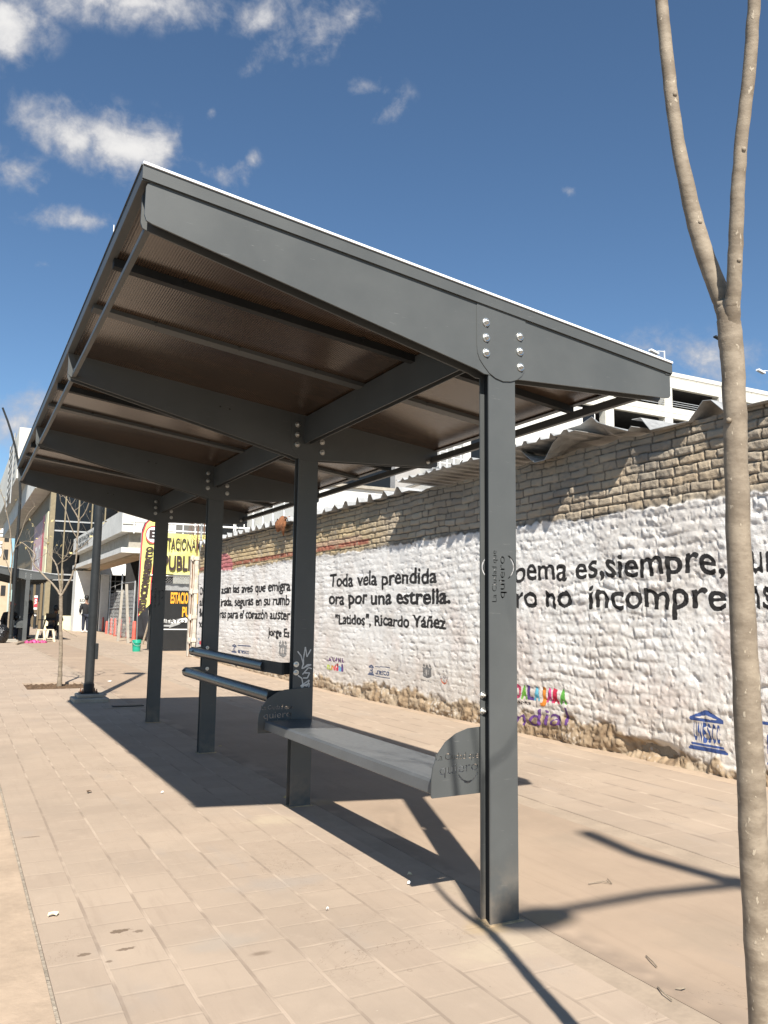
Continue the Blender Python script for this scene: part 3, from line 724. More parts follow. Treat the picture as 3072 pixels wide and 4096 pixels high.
# bent torn flap
fl = [(6.58, 2.80), (6.50, 2.80), (6.33, 2.70), (6.18, 2.595), (6.08, 2.62), (6.04, 2.67), (5.90, 2.76), (5.74, 2.83), (5.58, 2.86), (5.41, 2.885), (5.30, 2.82), (5.17, 2.75), (5.0, 2.69), (4.93, 2.70)]
vs = []; n = len(fl)
for k_, x in enumerate((XW - .20, XW - .08, XW + .05, XW + .4)):
    for i_, (a, b) in enumerate(fl): vs.append((x + .03 * math.sin(i_ * 1.7), a + .10 * k_ * .3, b * (1 - .0 * k_) + (2.73 - b) * (0, .35, .75, .9)[k_] + .012 * (i_ % 2)))
o = mesh_obj('corrugated_sheet', vs, [(k_ * n + i_, k_ * n + i_ + 1, (k_ + 1) * n + i_ + 1, (k_ + 1) * n + i_) for k_ in range(3) for i_ in range(n - 1)], M_ZINC, None, None, False)
sd = o.modifiers.new('thickness', 'SOLIDIFY'); sd.thickness = .005
tag(o, 'bent torn metal flap drooping over the wall top behind the front post', 'roof sheet', 'corrugated sheets on the wall top')
# rag
mb = MB(); vs = []
for i_ in range(9):
    for j_ in range(10):
        a = i_ / 8; b = j_ / 9
        vs.append((XW - .06 - .10 * math.sin(b * 2.5) - .02 * math.sin(a * 9), 13.62 - a * .5, 2.82 - b * (.16 + .20 * a * (1 - a) * 3 + .05 * math.sin(a * 11)) + .03 * math.sin(a * 6)))
mb.add(vs, [(i_ * 10 + j_, i_ * 10 + j_ + 1, (i_ + 1) * 10 + j_ + 1, (i_ + 1) * 10 + j_) for i_ in range(8) for j_ in range(9)], True)
o = mb.build('rag', M_RAG); o.modifiers.new('thickness', 'SOLIDIFY').thickness = .012
tag(o, 'crumpled rust brown rag hanging over the edge of the wall top', 'rag')

# ------------------------------------------------------------------ bus shelter
X0, Y1, SP, PW = 2.6015 * K, 3.4933 * K, 2.7289 * K, .1726 * K
XL = X0 - PW
def zroof(x, z0=3.392): return K * (z0 - .127 * (x / K - .608))
TXT_A = text_loops('La Ciudad que', .034); TXT_B = text_loops('quiero', .052)
shel = thing('bus_shelter', (X0, Y1, 0), 'large grey steel bus shelter with bench in front of the painted wall', 'bus shelter', 'bus shelters along the pavement')
PD = .065
def bolt(y, x, z, parent, s=1, out=-1):
    mb = MB()
    mb.lathe((x, y, z), [(.0175 * s, 0), (.0175 * s, out * .0035), (.016 * s, out * .0045)], 18, 'y')
    mb.lathe((x, y + out * .0045, z), [(.0105 * s, 0), (.0105 * s, out * .007), (.008 * s, out * .009)], 6, 'y', False)
    mb.lathe((x, y + out * .0125, z), [(.006 * s, 0), (.006 * s, out * .004), (.003 * s, out * .006)], 10, 'y')
    return mb.build('bolt', M_BOLT, parent)
ztop_post = 2.95 * K
def plate_text(i_, mirror):
    if i_ not in (0, 3): return []
    mx = (lambda x: x) if not mirror else (lambda x: XL + X0 - x)
    # reads upwards: local text x -> z, text y -> -x
    A = fit_loops(TXT_A, lambda a, b: (mx(K * (2.484 - .037 * b)), K * (1.578 + .266 * a)))
    B = fit_loops(TXT_B, lambda a, b: (mx(K * (2.540 - .050 * b)), K * (1.598 + .219 * a)))
    r_ = arc_loop((mx(K * 2.552), K * 1.702), (mx(K * 2.552), K * 1.822), (.036 if mirror else -.036) * K, .0125 * K)
    return A + B + [r_]
for i_ in range(4):
    yb = Y1 + SP * i_; gzv = gz(yb)
    mb = MB()
    out_ = [(XL, gzv), (X0, gzv), (X0, 2.80 * K), (XL, 2.80 * K)]
    for (y_, mir) in ((yb + .003, False), (yb + PD - .003, True)):
        vs, fs = stencil(out_, plate_text(i_, mir), lambda a, b, h, y_=y_: (a, y_ + h, b), .006)
        mb.add(vs, fs)
    post = mb.build('post', M_STEEL, shel)
    MB().box((XL + .020, yb + .0062, gzv), (XL + .026, yb + PD - .0062, 2.80 * K)).box((X0 - .03, yb + .0062, gzv), (X0 - .024, yb + PD - .0062, 2.80 * K)).build('post_web', M_STEELD, post)
    # cement and rust-coloured residue plate at the foot
    MB().xy([(XL - .012, yb - .012), (X0 + .014, yb - .014), (X0 + .012, yb + PD + .01), (XL - .01, yb + PD + .012)], gzv - .02, gzv + .0035).build('foot_grout', M_GROUT, post)
    if i_ in (0, 1):
        zz_ = [(1.12, 1.05), (.74, .68)] if i_ == 0 else [(1.105, 1.04)]
        if i_ == 0:
            for z_ in (1.10, 1.02): bolt(yb + PD - .0062, XL + .010, z_ * K, post, .85)
        else:
            for z_ in (1.105, 1.04): bolt(yb, K * 2.452, z_ * K, post)
    # cantilever beam: two plates and a core
    bl = [(.612, 3.36), (.620, 3.378), (.640, 3.388)] + [(x, 3.392 - .127 * (x - .608)) for x in (1.2, 1.8, 2.4, 3.0, 3.6)] + [(3.764, 2.992), (3.764, 2.850), (3.752, 2.836), (3.735, 2.833), (2.66, 2.786), (2.60, 2.782), (2.40, 2.782), (2.355, 2.800), (.645, 3.195), (.620, 3.205), (.611, 3.230)]
    if i_ > 0: bl = [(a, b) for a, b in bl]
    pl = [(a * K, b * K) for a, b in bl]
    mb = MB().xz(pl, yb - .002, yb + .0055).xz(pl, yb + PD - .0055, yb + PD + .002)
    beam = mb.build('roof_beam', M_STEEL, shel)
    cen = [(K * a, K * b) for a, b in [(.65, 3.34), (3.73, 2.97), (3.73, 2.865), (2.6, 2.815), (2.38, 2.83), (.66, 3.225)]]
    MB().xz(cen, yb + .0057, yb + PD - .0057).build('beam_core', M_STEELD, beam)
    gp_ = [(2.352, 3.168), (2.352, 2.93), (2.356, 2.89), (2.37, 2.855), (2.395, 2.825), (2.43, 2.79), (2.47, 2.768), (2.52, 2.757), (2.57, 2.763), (2.61, 2.778), (2.645, 2.805), (2.663, 2.835), (2.672, 2.875), (2.672, 3.128)]
    MB().xz([(a * K, b * K) for a, b in gp_], yb - .0052, yb - .0022).build('gusset_plate', M_STEEL, beam, bevel=.0008)
    for (bx, bz) in ((2.409, 3.066), (2.409, 2.981), (2.409, 2.897), (2.631, 3.024), (2.631, 2.940), (2.634, 2.853)): bolt(yb - .0053, bx * K, bz * K, beam)
    if i_ > 0:
        for (bx, bz) in ((.650, 3.262), (3.665, 2.874)): bolt(yb - .0022, bx * K, bz * K, beam, .85)
        MB().xz([(.60 * K, 3.385 * K), (.635 * K, 3.38 * K), (.69 * K, 3.24 * K), (.69 * K, 3.21 * K), (.625 * K, 3.205 * K), (.605 * K, 3.225 * K)], yb - .012, yb - .0025).build('tip_bracket', M_STEEL, beam)
        for (hx, hz) in ((1.75, 3.133), (1.827, 3.122)):
            MB().lathe((hx * K, yb - .0024, hz * K), [(.0055, 0), (.005, -.0008)], 10, 'y').build('drill_hole', M_BLACK, beam)
# beams along the row, between the posts
for i_ in range(3):
    ya, yb = Y1 + SP * i_ + PD, Y1 + SP * (i_ + 1) - .003
    x = K * 2.50
    mb = MB().box((x - .022, ya, 2.91 * K), (x - .017, yb, 3.135 * K)).box((x + .017, ya, 2.91 * K), (x + .022, yb, 3.13 * K)).box((x - .0168, ya, 2.955 * K), (x + .0168, yb, 2.975 * K))
    mb.build('row_beam', M_STEEL, shel)
    for fx in (.9, 1.66):
        yp = Y1 + (SP * i_) + fx * K
        mb = MB(); w_ = .02 if fx < 1 else .036
        xs_ = [.62 * K, 3.76 * K]
        top = -.004; hgt = .035 if fx < 1 else .02
        vs = []
        for x in xs_:
            for (dy, dz) in ((-w_, 0), (w_, 0), (w_, -hgt), (-w_, -hgt)): vs.append((x, yp + dy, zroof(x, 3.386) + dz - .001))
        mb.add(vs, [(0, 1, 5, 4), (1, 2, 6, 5), (2, 3, 7, 6), (3, 0, 4, 7), (0, 3, 2, 1), (4, 5, 6, 7)])
        mb.build('purlin', M_STEELD if fx < 1 else M_STEEL, shel)
# ribbed sheets, one per bay
for i_ in range(3):
    ya, yb = Y1 + SP * i_ + (.004 if i_ else .007), Y1 + SP * (i_ + 1) - .002 + (.10 if i_ == 2 else 0)
    xa, xb = .615 * K, 3.755 * K
    vs = []
    for x in (xa, xb):
        for (y, dz) in ((ya, 0), (yb, 0), (yb, .010), (ya, .010)): vs.append((x, y, zroof(x, 3.386) + dz))
    MB().add(vs, [(0, 1, 5, 4), (1, 2, 6, 5), (2, 3, 7, 6), (3, 0, 4, 7), (0, 3, 2, 1), (4, 5, 6, 7)]).build('roof_sheet', M_SHEET, shel)
# edge profiles
YA, YB = Y1 - .012, Y1 + SP * 3 + PD + .035
def slope_bar(name, y0, y1, dz0, dz1, mat, xa=.592, xb=3.772):
    vs = []
    for x in (xa * K, xb * K):
        for (y, dz) in ((y0, dz0), (y1, dz0), (y1, dz1), (y0, dz1)): vs.append((x, y, zroof(x) + dz))
    return MB().add(vs, [(0, 1, 5, 4), (1, 2, 6, 5), (2, 3, 7, 6), (3, 0, 4, 7), (0, 3, 2, 1), (4, 5, 6, 7)]).build(name, mat, shel)
slope_bar('front_fascia', Y1 - .012, Y1 - .0065, -.003, .044, M_STEEL)
slope_bar('front_trim', YA - .006, Y1 + .05, .0445, .0525, M_TRIM)
slope_bar('rear_fascia', YB - .01, YB - .006, .002, .044, M_STEEL); slope_bar('rear_trim', YB - .05, YB, .0445, .0525, M_TRIM)
for nm, x, d in (('street_fascia', .592, 1), ('wall_fascia', 3.772, -1)):
    for i_ in range(3):
        ya = Y1 + SP * i_ - (.006 if i_ == 0 else -.004); yb = Y1 + SP * (i_ + 1) + (PD + .03 if i_ == 2 else -.002)
        z = zroof(x * K)
        mb = MB().box((x * K, ya, z - .004), (x * K + d * .004, yb, z + .044)).box((min(x * K, x * K + d * .036), ya, z - .0085), (max(x * K, x * K + d * .036), yb, z - .0045))
        mb.build(nm, M_STEEL, shel)
        if d == 1: MB().box((x * K - .004, ya, z + .0445), (x * K + .03, yb, z + .048)).build('street_trim', M_STEEL, shel)
for x in (1.22, 1.75, 2.3, 2.6, 3.0, 3.4):                       # screw heads on the front trim
    MB().lathe((x * K, Y1 - .005, zroof(x * K) + .0525), [(.006, 0), (.006, .004), (.003, .007)], 8).build('roof_screw', M_BOLT, shel)
for i_ in range(3):                                                # screw tails under the sheets
    for x in (1.0, 1.55, 2.1, 3.0):
        for fx in (.9, 1.66):
            yp = Y1 + SP * i_ + fx * K
            MB().tube([(x * K, yp - .03, zroof(x * K, 3.386) + .002), (x * K, yp - .03, zroof(x * K, 3.386) - .022)], .0035, 6).lathe((x * K, yp - .03, zroof(x * K, 3.386) - .003), [(.010, 0), (.010, -.004)], 10).build('screw_tail', M_STEELD, shel)
# thin rail under the street edge, two bars on the wall side
for i_ in range(3):
    ya, yb = Y1 + SP * i_ + PD, Y1 + SP * (i_ + 1) - .004
    MB().box((.632 * K, ya, 3.205 * K), (.662 * K, yb, 3.235 * K)).build('edge_rail', M_STEEL, shel, bevel=.003)
    MB().box((3.700 * K, ya, 2.872 * K), (3.738 * K, yb, 2.925 * K)).build('back_rail', M_STEEL, shel, bevel=.002)
# lean rails at the second and third posts
y2, y3 = Y1 + SP, Y1 + 2 * SP
rail = MB().tube([(K * 2.365, y2 + .36, K * 1.060), (K * 2.365, y3 + .13, K * 1.085)], .036, 20).lathe((K * 2.365, y3 + .13, K * 1.085), [(.036, 0), (.030, .02), (.015, .03), (.004, .033)], 20, 'y').build('lean_rail', M_RAIL, shel)
MB().box((K * 2.34, y2 + .02, K * 1.02), (K * 2.36, y2 + .40, K * 1.115)).box((K * 2.36, y2 + .066, K * 1.02), (K * 2.45, y2 + .074, K * 1.115)).build('rail_bracket', M_STEELD, rail)
MB().xz([(K * a, K * b) for a, b in ((2.30, 1.09), (2.36, 1.135), (2.48, 1.15), (2.48, 1.09), (2.40, 1.05))], y3 - .010, y3 - .003).build('rail_bracket', M_STEEL, rail)
bolt(y3 - .011, K * 2.475, K * 1.128, rail, .85)
rail = MB().tube([(K * 2.275, y2 + .03, K * .850), (K * 2.275, y3 + .04, K * .868)], .038, 20).lathe((K * 2.275, y3 + .04, K * .868), [(.038, 0), (.032, .02), (.016, .03), (.004, .033)], 20, 'y').build('lean_rail', M_RAIL, shel)
MB().xz([(K * a, K * b) for a, b in ((2.20, .89), (2.27, .92), (2.50, .93), (2.50, .875), (2.33, .82))], y3 - .020, y3 - .013).build('rail_bracket', M_STEEL, rail)
MB().box((K * 2.23, y2 + .02, K * .81), (K * 2.45, y2 + .03, K * .90)).build('rail_bracket', M_STEELD, rail)
bolt(y3 - .021, K * 2.478, K * .903, rail, .85)
# bench
YP1, YP2 = Y1 + PD + .012, Y1 + SP - .010
def z5(x, y, Yq): a = at(900 + x * 1300 / 1659, 2400 + y * 1300 / 1659, Yq); return (a.x, a.z)
ol = [z5(x, y, YP1) for x, y in ((1300, 645), (1240, 655), (1180, 681), (1125, 725), (1085, 785), (1060, 855), (1052, 925), (1051, 1005), (1056, 1013), (1300, 985))]
xr = X0 - .005; ol[0] = (xr, ol[0][1] + .005); ol[-1] = (xr, ol[-1][1] + .002)
def frame_fn(pts):
    a = [z5(x, y, YP1) for x, y in pts]; return a[0], a[1]
(xa, za), (xb, zb) = frame_fn([(1075, 828), (1296, 812)]); zh = z5(1296, 783, YP1)[1] - zb
H = fit_loops(TXT_A, lambda a, b: (xa + (xb - xa) * a, za + (zb - za) * a + zh * (1.5 * b - .12)))
(xa2, za2), (xb2, zb2) = frame_fn([(1092, 908), (1290, 880)]); zh2 = z5(1290, 838, YP1)[1] - zb2
H += fit_loops(TXT_B, lambda a, b: (xa2 + (xb2 - xa2) * a, za2 + (zb2 - za2) * a + zh2 * (1.55 * b - .10)))
(xs0, zs0), (xs1, zs1) = frame_fn([(1190, 895), (1290, 880)])
H += [arc_loop((xs0, zs0), (xs1, zs1), -.040 * K, .013 * K)]
vs, fs = stencil(ol, H, lambda a, b, h: (a, YP1 + h, b), .006)
bench = MB().add([], []).add(vs, fs).build('bench_end_plate', M_STEEL, shel)
dx = z5(165, 670, YP2)[0] - z5(1051, 1005, YP1)[0]; dz = z5(180, 692, YP2)[1] - z5(1056, 1013, YP1)[1]
vs, fs = stencil([(a + dx if a < xr - .01 else a, b + dz * .6) for a, b in ol], [[(a + dx, b + dz * .6) for a, b in h] for h in H], lambda a, b, h: (a, YP2 + h, b), .006)
MB().add(vs, fs).build('bench_end_plate', M_STEEL, shel)
sx, sz = z5(1045, 1000, YP1)
sx = (sx + z5(210, 688, YP2)[0]) / 2 + .012; sz = .455
pr = [(sx + .004, sz), (sx, sz + .004), (sx + .004, sz + .044), (sx + .014, sz + .053), (sx + .05, sz + .055), (xr - .01, sz + .050), (xr - .01, sz + .046), (sx + .016, sz + .048), (sx + .009, sz + .043), (sx + .006, sz + .005)]
vs = [(a, YP1 + .004, b) for a, b in pr] + [(a, YP2 - .004, b) for a, b in pr]; n = len(pr)
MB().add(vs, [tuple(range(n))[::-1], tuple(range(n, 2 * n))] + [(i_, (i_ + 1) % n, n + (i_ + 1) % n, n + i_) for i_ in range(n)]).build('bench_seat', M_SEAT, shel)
# graffiti strokes on the second post
g5 = lambda x, y: z5(x, y, Y1 + SP)
strokes = [[(370, 262), (388, 285), (400, 330), (400, 300), (410, 240), (418, 290), (438, 252)], [(400, 322), (392, 350), (440, 330), (420, 330), (400, 350)], [(395, 380), (425, 345), (443, 350)], [(402, 372), (432, 372), (420, 398), (398, 398)],
           [(372, 385), (392, 400), (400, 445)], [(385, 440), (430, 408), (418, 440), (392, 430)], [(395, 480), (392, 440), (430, 425), (420, 500), (438, 470)], [(378, 485), (395, 533), (402, 470), (385, 470), (412, 500), (424, 522), (432, 490)]]
mb = MB()
for st in strokes:
    pts = [g5(*s_) for s_ in st]
    for (a, b), (c_, d) in zip(pts, pts[1:]):
        L_ = math.hypot(c_ - a, d - b); nx_, nz_ = -(d - b) / L_ * .0035, (c_ - a) / L_ * .0035
        mb.xz([(a + nx_, b + nz_), (c_ + nx_, d + nz_), (c_ - nx_, d - nz_), (a - nx_, b - nz_)], Y1 + SP - .0015 - random.random() * .001, Y1 + SP - .0005)
mb.build('graffiti', M_GRAF, shel)

# second shelter down the street
far = copy_tree(shel)
fp = gp(86, 2566); far.location = (fp.x + .14, fp.y, gz(fp.y))
far['label'] = 'distant grey bus shelter behind the thin tree at far left'
for ch in list(far.children):
    if ch.name.startswith('graffiti'): bpy.data.objects.remove(ch)

# ------------------------------------------------------------------ street lamps
def lamp(px, py, label, loc=None, top=4.25, curve=0, arms=False):
    b = loc or gp(px, py); o = thing('street_lamp', b, label, 'street lamp', 'dark street lamps along the pavement')
    x, y, z = b
    path = [(x, y, z + .16), (x, y, z + 1.0), (x, y, z + 2.2), (x, y, z + 3.4), (x, y, z + top)]; r = [.058, .056, .052, .048, .044]
    if curve:
        for k_ in range(1, 9): path.append((x - curve * (k_ / 8) ** 2, y, z + top + 3.3 * k_ / 8)); r.append(.044 - .012 * k_ / 8)
    MB().tube(path, r, 18).build('pole', M_LAMP, o)
    mb = MB().lathe((x, y, z + .105), [(.066, 0), (.066, .10), (.060, .115)], 18).box((x - .11, y - .11, z + .095), (x + .11, y + .11, z + .108))
    mb.build('base_sleeve', M_LAMP, o)
    mb = MB()
    for sx_ in (-.085, .085):
        for sy_ in (-.085, .085): mb.lathe((x + sx_, y + sy_, z + .108), [(.012, 0), (.012, .02), (.006, .022), (.006, .045)], 8)
    mb.build('anchor_bolts', M_RUSTD, o)
    MB().xy([(x - .20, y - .24), (x + .22, y - .24), (x + .22, y + .2), (x - .20, y + .2)], z - .02, z + .05).xy([(x - .15, y - .17), (x + .17, y - .17), (x + .17, y + .16), (x - .15, y + .16)], z + .05, z + .095).build('footing', M_CONC, o, bevel=.012)
    MB().box((x + .045, y - .05, z + .52), (x + .085, y + .05, z + .72)).build('junction_box', M_LAMP, o, bevel=.006)
    if arms:
        MB().tube([(x, y, z + top - .06), (x - .5, y, z + top + .02), (x - 1.0, y + .03, z + top)], [.035, .03, .028], 12).build('arm', M_LAMP, o)
        mb = MB().lathe((0, 0, 0), [(.0, .05), (.08, .045), (.17, .01), (.18, -.02), (.12, -.05), (.0, -.06)], 24); mb.v = [(x - 1.09 + a_, y + .03 + b_ * .55, z + top - .02 + c_) for a_, b_, c_ in mb.v]; mb.build('lamp_head', M_LAMP, o)
        MB().tube([(x, y, z + top - .1), (x - .30, y, z + top + .50), (x - .40, y, z + top + .92)], [.044, .05, .055], 12).build('upper_arm', M_LAMP, o)
    elif not curve:
        MB().lathe((x - .16, y, z + top), [(.0, .05), (.10, .045), (.2, .01), (.2, -.02), (.12, -.05), (.0, -.06)], 20).build('lamp_head', M_LAMP, o)
    return o
lamp(352, 2803, 'round dark lamp post on a concrete footing just past the shelter')
lamp(41, 2567, 'tall dark lamp post curving over at far left edge', curve=.75, top=4.6)
lamp(0, 0, 'street lamp with side arm behind the photographer', loc=Vector((1.605, -1.43, 0)), top=4.28, arms=True)
dp = gp(470, 2828)
o = thing('drain_cover', dp, 'flat grey drain cover in the shade beside the lamp footing', 'drain cover')
MB().box((dp.x - .16, dp.y - .17, dp.z - .01), (dp.x + .36, dp.y + .17, dp.z + .004)).build('frame', M_STRIP, o)
MB().box((dp.x - .06, dp.y - .06, dp.z + .0042), (dp.x + .30, dp.y + .06, dp.z + .016)).build('cover', M_LAMP, o, bevel=.004)

# ------------------------------------------------------------------ trees
def limb(pts, radii, seg=12, sub=5, wob=.002, rr=random):
    P = [Vector(p) for p in pts]; out = []; ro = []
    for i_ in range(len(P) - 1):
        p0, p1, p2, p3 = P[max(i_ - 1, 0)], P[i_], P[i_ + 1], P[min(i_ + 2, len(P) - 1)]
        for k_ in range(sub):
            t_ = k_ / sub
            c_ = .5 * ((2 * p1) + (p2 - p0) * t_ + (2 * p0 - 5 * p1 + 4 * p2 - p3) * t_ ** 2 + (3 * p1 - p0 - 3 * p2 + p3) * t_ ** 3)
            out.append(c_ + Vector((rr.uniform(-wob, wob), rr.uniform(-wob, wob), 0))); ro.append((radii[i_] * (1 - t_) + radii[i_ + 1] * t_) * rr.uniform(.99, 1.012))
    out.append(P[-1]); ro.append(radii[-1])
    return out, ro
def dpt(px, py, d): return CAM + raydir(px, py) * d
def twig(mb, p, d, L_, r, depth, rr, leaves):
    p = Vector(p); d = Vector(d).normalized(); pts = [p]; rs = [r]; n = 4
    for k_ in range(n):
        d = (d + Vector((rr.uniform(-.25, .25), rr.uniform(-.25, .25), rr.uniform(-.05, .3)))).normalized()
        pts.append(pts[-1] + d * L_ / n); rs.append(r * (1 - .6 * (k_ + 1) / n))
    mb.tube(pts, rs, 6, True)
    if depth > 0:
        for k_ in (2, 3, 4):
            if rr.random() < .8:
                a = rr.uniform(0, 6.28); dd = (d + Vector((math.cos(a), math.sin(a), rr.uniform(-.1, .5))) * .8)
                twig(mb, pts[k_], dd, L_ * rr.uniform(.45, .7), rs[k_] * .7, depth - 1, rr, leaves)
    elif rr.random() < .55: leaves.append(pts[-1])
def leafmesh(pts, size, rr):
    mb = MB()
    for p in pts:
        a = Vector((rr.uniform(-1, 1), rr.uniform(-1, 1), rr.uniform(-1, .2))).normalized(); b = a.orthogonal().normalized(); c_ = a.cross(b)
        s_ = size * rr.uniform(.6, 1.3)
        mb.add([p, p + a * s_ * .5 + b * s_ * .35 + c_ * s_ * .1, p + a * s_, p + a * s_ * .5 - b * s_ * .35 + c_ * s_ * .12], [(0, 1, 2), (0, 2, 3)])
    return mb
# near forked sapling
D = 1.46; rr = random.Random(5)
def nr(lst, dd=0.0): return [dpt(px, py, D + dd * i_) for i_, (px, py, w) in enumerate(lst)], [w * D / F / 2 for _, _, w in lst]
tr = [(3100, 5250, 122), (3052, 4096, 112), (3020, 3500, 108), (2998, 3000, 107), (2957, 2200, 94), (2938, 1600, 88), (2922, 1350, 92), (2910, 1240, 84), (2898, 1195, 50)]
base = dpt(3100, 5200, D); base.z = 0
P_, R_ = nr(tr); P_[0] = Vector((P_[0].x, P_[0].y, -.02))
sap = thing('sapling', (base.x, base.y, 0), 'pale forked sapling trunk standing close at the right edge', 'tree', 'young street trees')
a, b = limb(P_, R_, 16, 8, .0009, rr); mb = MB().tube(a, b, 20)
for (px, py) in ((2950, 2210), (2915, 1680), (2995, 2900)): mb.lathe(dpt(px, py, D - .0128), [(.0, -.005), (.0045, -.004), (.005, .002), (.0, .005)], 8)
trunk = mb.build('trunk', M_BARK, sap)
LB = [(2924, 1360, 78), (2905, 1230, 88), (2858, 1120, 74), (2785, 901, 68), (2711, 562, 54), (2673, 271, 53), (2644, 0, 50), (2600, -400, 46), (2580, -900, 38)]
RB = [(2930, 1350, 62), (2928, 1240, 64), (2936, 1140, 56), (2946, 901, 55), (2961, 610, 49), (2999, 271, 49), (3018, 0, 46), (3060, -400, 44), (3090, -900, 36)]
lv = []
for L_, dd in ((LB, .01), (RB, -.012)):
    P_, R_ = nr(L_, dd); a, b = limb(P_, R_, 14, 7, .0008, rr); mb = MB().tube(a, b, 16)
    for k_ in range(2): i_ = 17 + k_ * 11 + int(dd > 0) * 4; mb.lathe(a[i_] + Vector((-.3, -.9, 0)) * b[i_] * .92, [(.0, -.005), (.004, -.003), (.0045, .002), (.0, .005)], 8)
    o = mb.build('branch', M_BARK, trunk)
    mt = MB()
    for k_ in range(2): 
        ang = rr.uniform(0, 6.28); twig(mt, a[-1], (math.cos(ang) * .5, math.sin(ang) * .5, .9), .8, b[-1] * .7, 2, rr, lv)
    mt.build('twigs', M_BARK, o)
# thin tree in a planting pit
def thin_tree(base_px, d, label, limbs, name='sapling', seed=1, extra=14):
    rr = random.Random(seed); b0 = dpt(*base_px, d); gzv = gz(b0.y)
    o = thing(name, (b0.x, b0.y, gzv), label, 'tree', 'young street trees'); lv = []; tr_ = None; ends = []
    for k_, L_ in enumerate(limbs):
        dd = rr.uniform(-.18, .18) if k_ else 0
        P_ = [dpt(px, py, d + dd * i_ / max(1, len(L_) - 1)) for i_, (px, py, w) in enumerate(L_)]; R_ = [w * d / F / 2 for *_, w in L_]
        if k_ == 0: P_[0].z = gzv - .06
        a, b = limb(P_, R_, 10, 5, .004, rr); mb = MB().tube(a, b, 10)
        if k_ == 0: tr_ = mb.build('trunk', M_BARK, o)
        else:
            mt = mb
            for q_ in range(3):
                i_ = rr.randrange(len(a) // 2, len(a)); ang = rr.uniform(0, 6.28)
                twig(mt, a[i_], (math.cos(ang), math.sin(ang), rr.uniform(.2, 1.1)), rr.uniform(.25, .5), b[i_] * .6, 1, rr, lv)
            mt.build('branch', M_BARK, tr_); ends.append(a[-1])
    leafmesh(lv + ends, .055, rr).build('dry_leaves', M_LEAF, tr_)
    return o
gb = gp(237, 2738); dT = (gb - CAM).dot(_fw)
zt = lambda x, y, w: (x * .3387, 1900 + y * .3387, w)
thin_tree((237, 2738), dT, 'bare young tree in a soil pit beyond the shelter', [
    [(237, 2745, 22), (240, 2700, 17), (242, 2640, 15), (243, 2500, 13), zt(720, 1430, 15)],
    [zt(720, 1430, 9), zt(640, 1310, 8), zt(500, 1170, 7), zt(400, 1050, 6), zt(415, 945, 5), zt(330, 850, 4), zt(250, 790, 3)],
    [zt(722, 1420, 9), zt(770, 1340, 8), zt(850, 1190, 8), zt(900, 1000, 6), zt(910, 800, 6), zt(930, 545, 5), zt(860, 400, 4), zt(800, 300, 3)],
    [zt(718, 1425, 8), zt(705, 1280, 6), zt(672, 1080, 6), zt(600, 960, 4), zt(560, 880, 3), zt(550, 740, 2)],
    [zt(930, 545, 4), zt(1010, 430, 4), zt(1060, 300, 3), zt(1090, 200, 2)], [zt(910, 740, 4), zt(850, 640, 4), zt(770, 400, 3), zt(720, 320, 3), zt(700, 220, 2), zt(640, 165, 2)],
    [zt(680, 1060, 4), zt(750, 990, 3), zt(820, 910, 2)], [zt(730, 1380, 5), zt(745, 1180, 4), zt(735, 1040, 3), zt(800, 990, 3), zt(900, 880, 2)], [zt(900, 900, 4), zt(990, 830, 3), zt(1100, 720, 2)],
    [zt(800, 300, 3), zt(740, 240, 2), zt(640, 160, 2)]], seed=2)
thin_tree((20, 2540), 27.5, 'thin leaning young tree in front of the distant shelter', [
    [(30, 2560, 9), (36, 2450, 7), (44, 2300, 6), (50, 2230, 5)], [(50, 2230, 5), (40, 2120, 4), (20, 2020, 3), (2, 1960, 2)], [(48, 2240, 4), (60, 2190, 3), (84, 2130, 3), (110, 2060, 2), (140, 2025, 2)], [(44, 2300, 4), (20, 2230, 3), (4, 2180, 2)], [(60, 2190, 3), (100, 2165, 2), (128, 2170, 2)]], seed=4)

# ------------------------------------------------------------------ far background behind the wall
gar = thing('parking_garage', (45, 40, 0), 'white concrete multi storey car park rising behind the brick wall', 'building')
mb = MB(); GY = 40.0; x0g, x1g = 8.0, 95.0
levels = [18.35, 15.80, 13.08, 10.35, 7.6, 4.9]
for k_, zt_ in enumerate(levels):
    zb_ = zt_ - (1.15 if k_ == 0 else .78)
    mb.box((x0g, GY, zb_), (x1g, GY + .3, zt_))
    MB().box((x0g, GY + .302, zb_ + .2), (x1g, GY + 16, zb_ + .5)).build('deck', M_ASPH, gar)
mb.build('floor_slab', M_WHITEC, gar)
mb = MB().box((x0g, GY - .03, 18.02), (x1g, GY - .003, 18.06))
for zt_ in levels[:4]: mb.box((x0g, GY - .012, zt_ - .42), (x1g, GY - .002, zt_ - .40))
for k_ in range(30): mb.box((x0g + 2.9 * k_, GY - .010, 17.21), (x0g + 2.9 * k_ + .02, GY - .001, 18.0))
mb.build('coping_line', M_CONC, gar)
for k_ in range(17):
    x = 10.0 + 5.43 * k_
    MB().box((x, GY + .02, 0), (x + .75, GY + .6, 17.3)).build('column', M_WHITEC, gar)
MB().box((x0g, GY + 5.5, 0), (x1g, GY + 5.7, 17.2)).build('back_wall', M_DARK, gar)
for k_ in range(1, 5):
    zb_ = levels[k_]
    mb = MB(); 
    for dz in (.15, .3, .45): mb.box((x0g, GY + .05, zb_ + dz), (x1g, GY + .08, zb_ + dz + .04))
    mb.build('railing', M_GALV, gar)
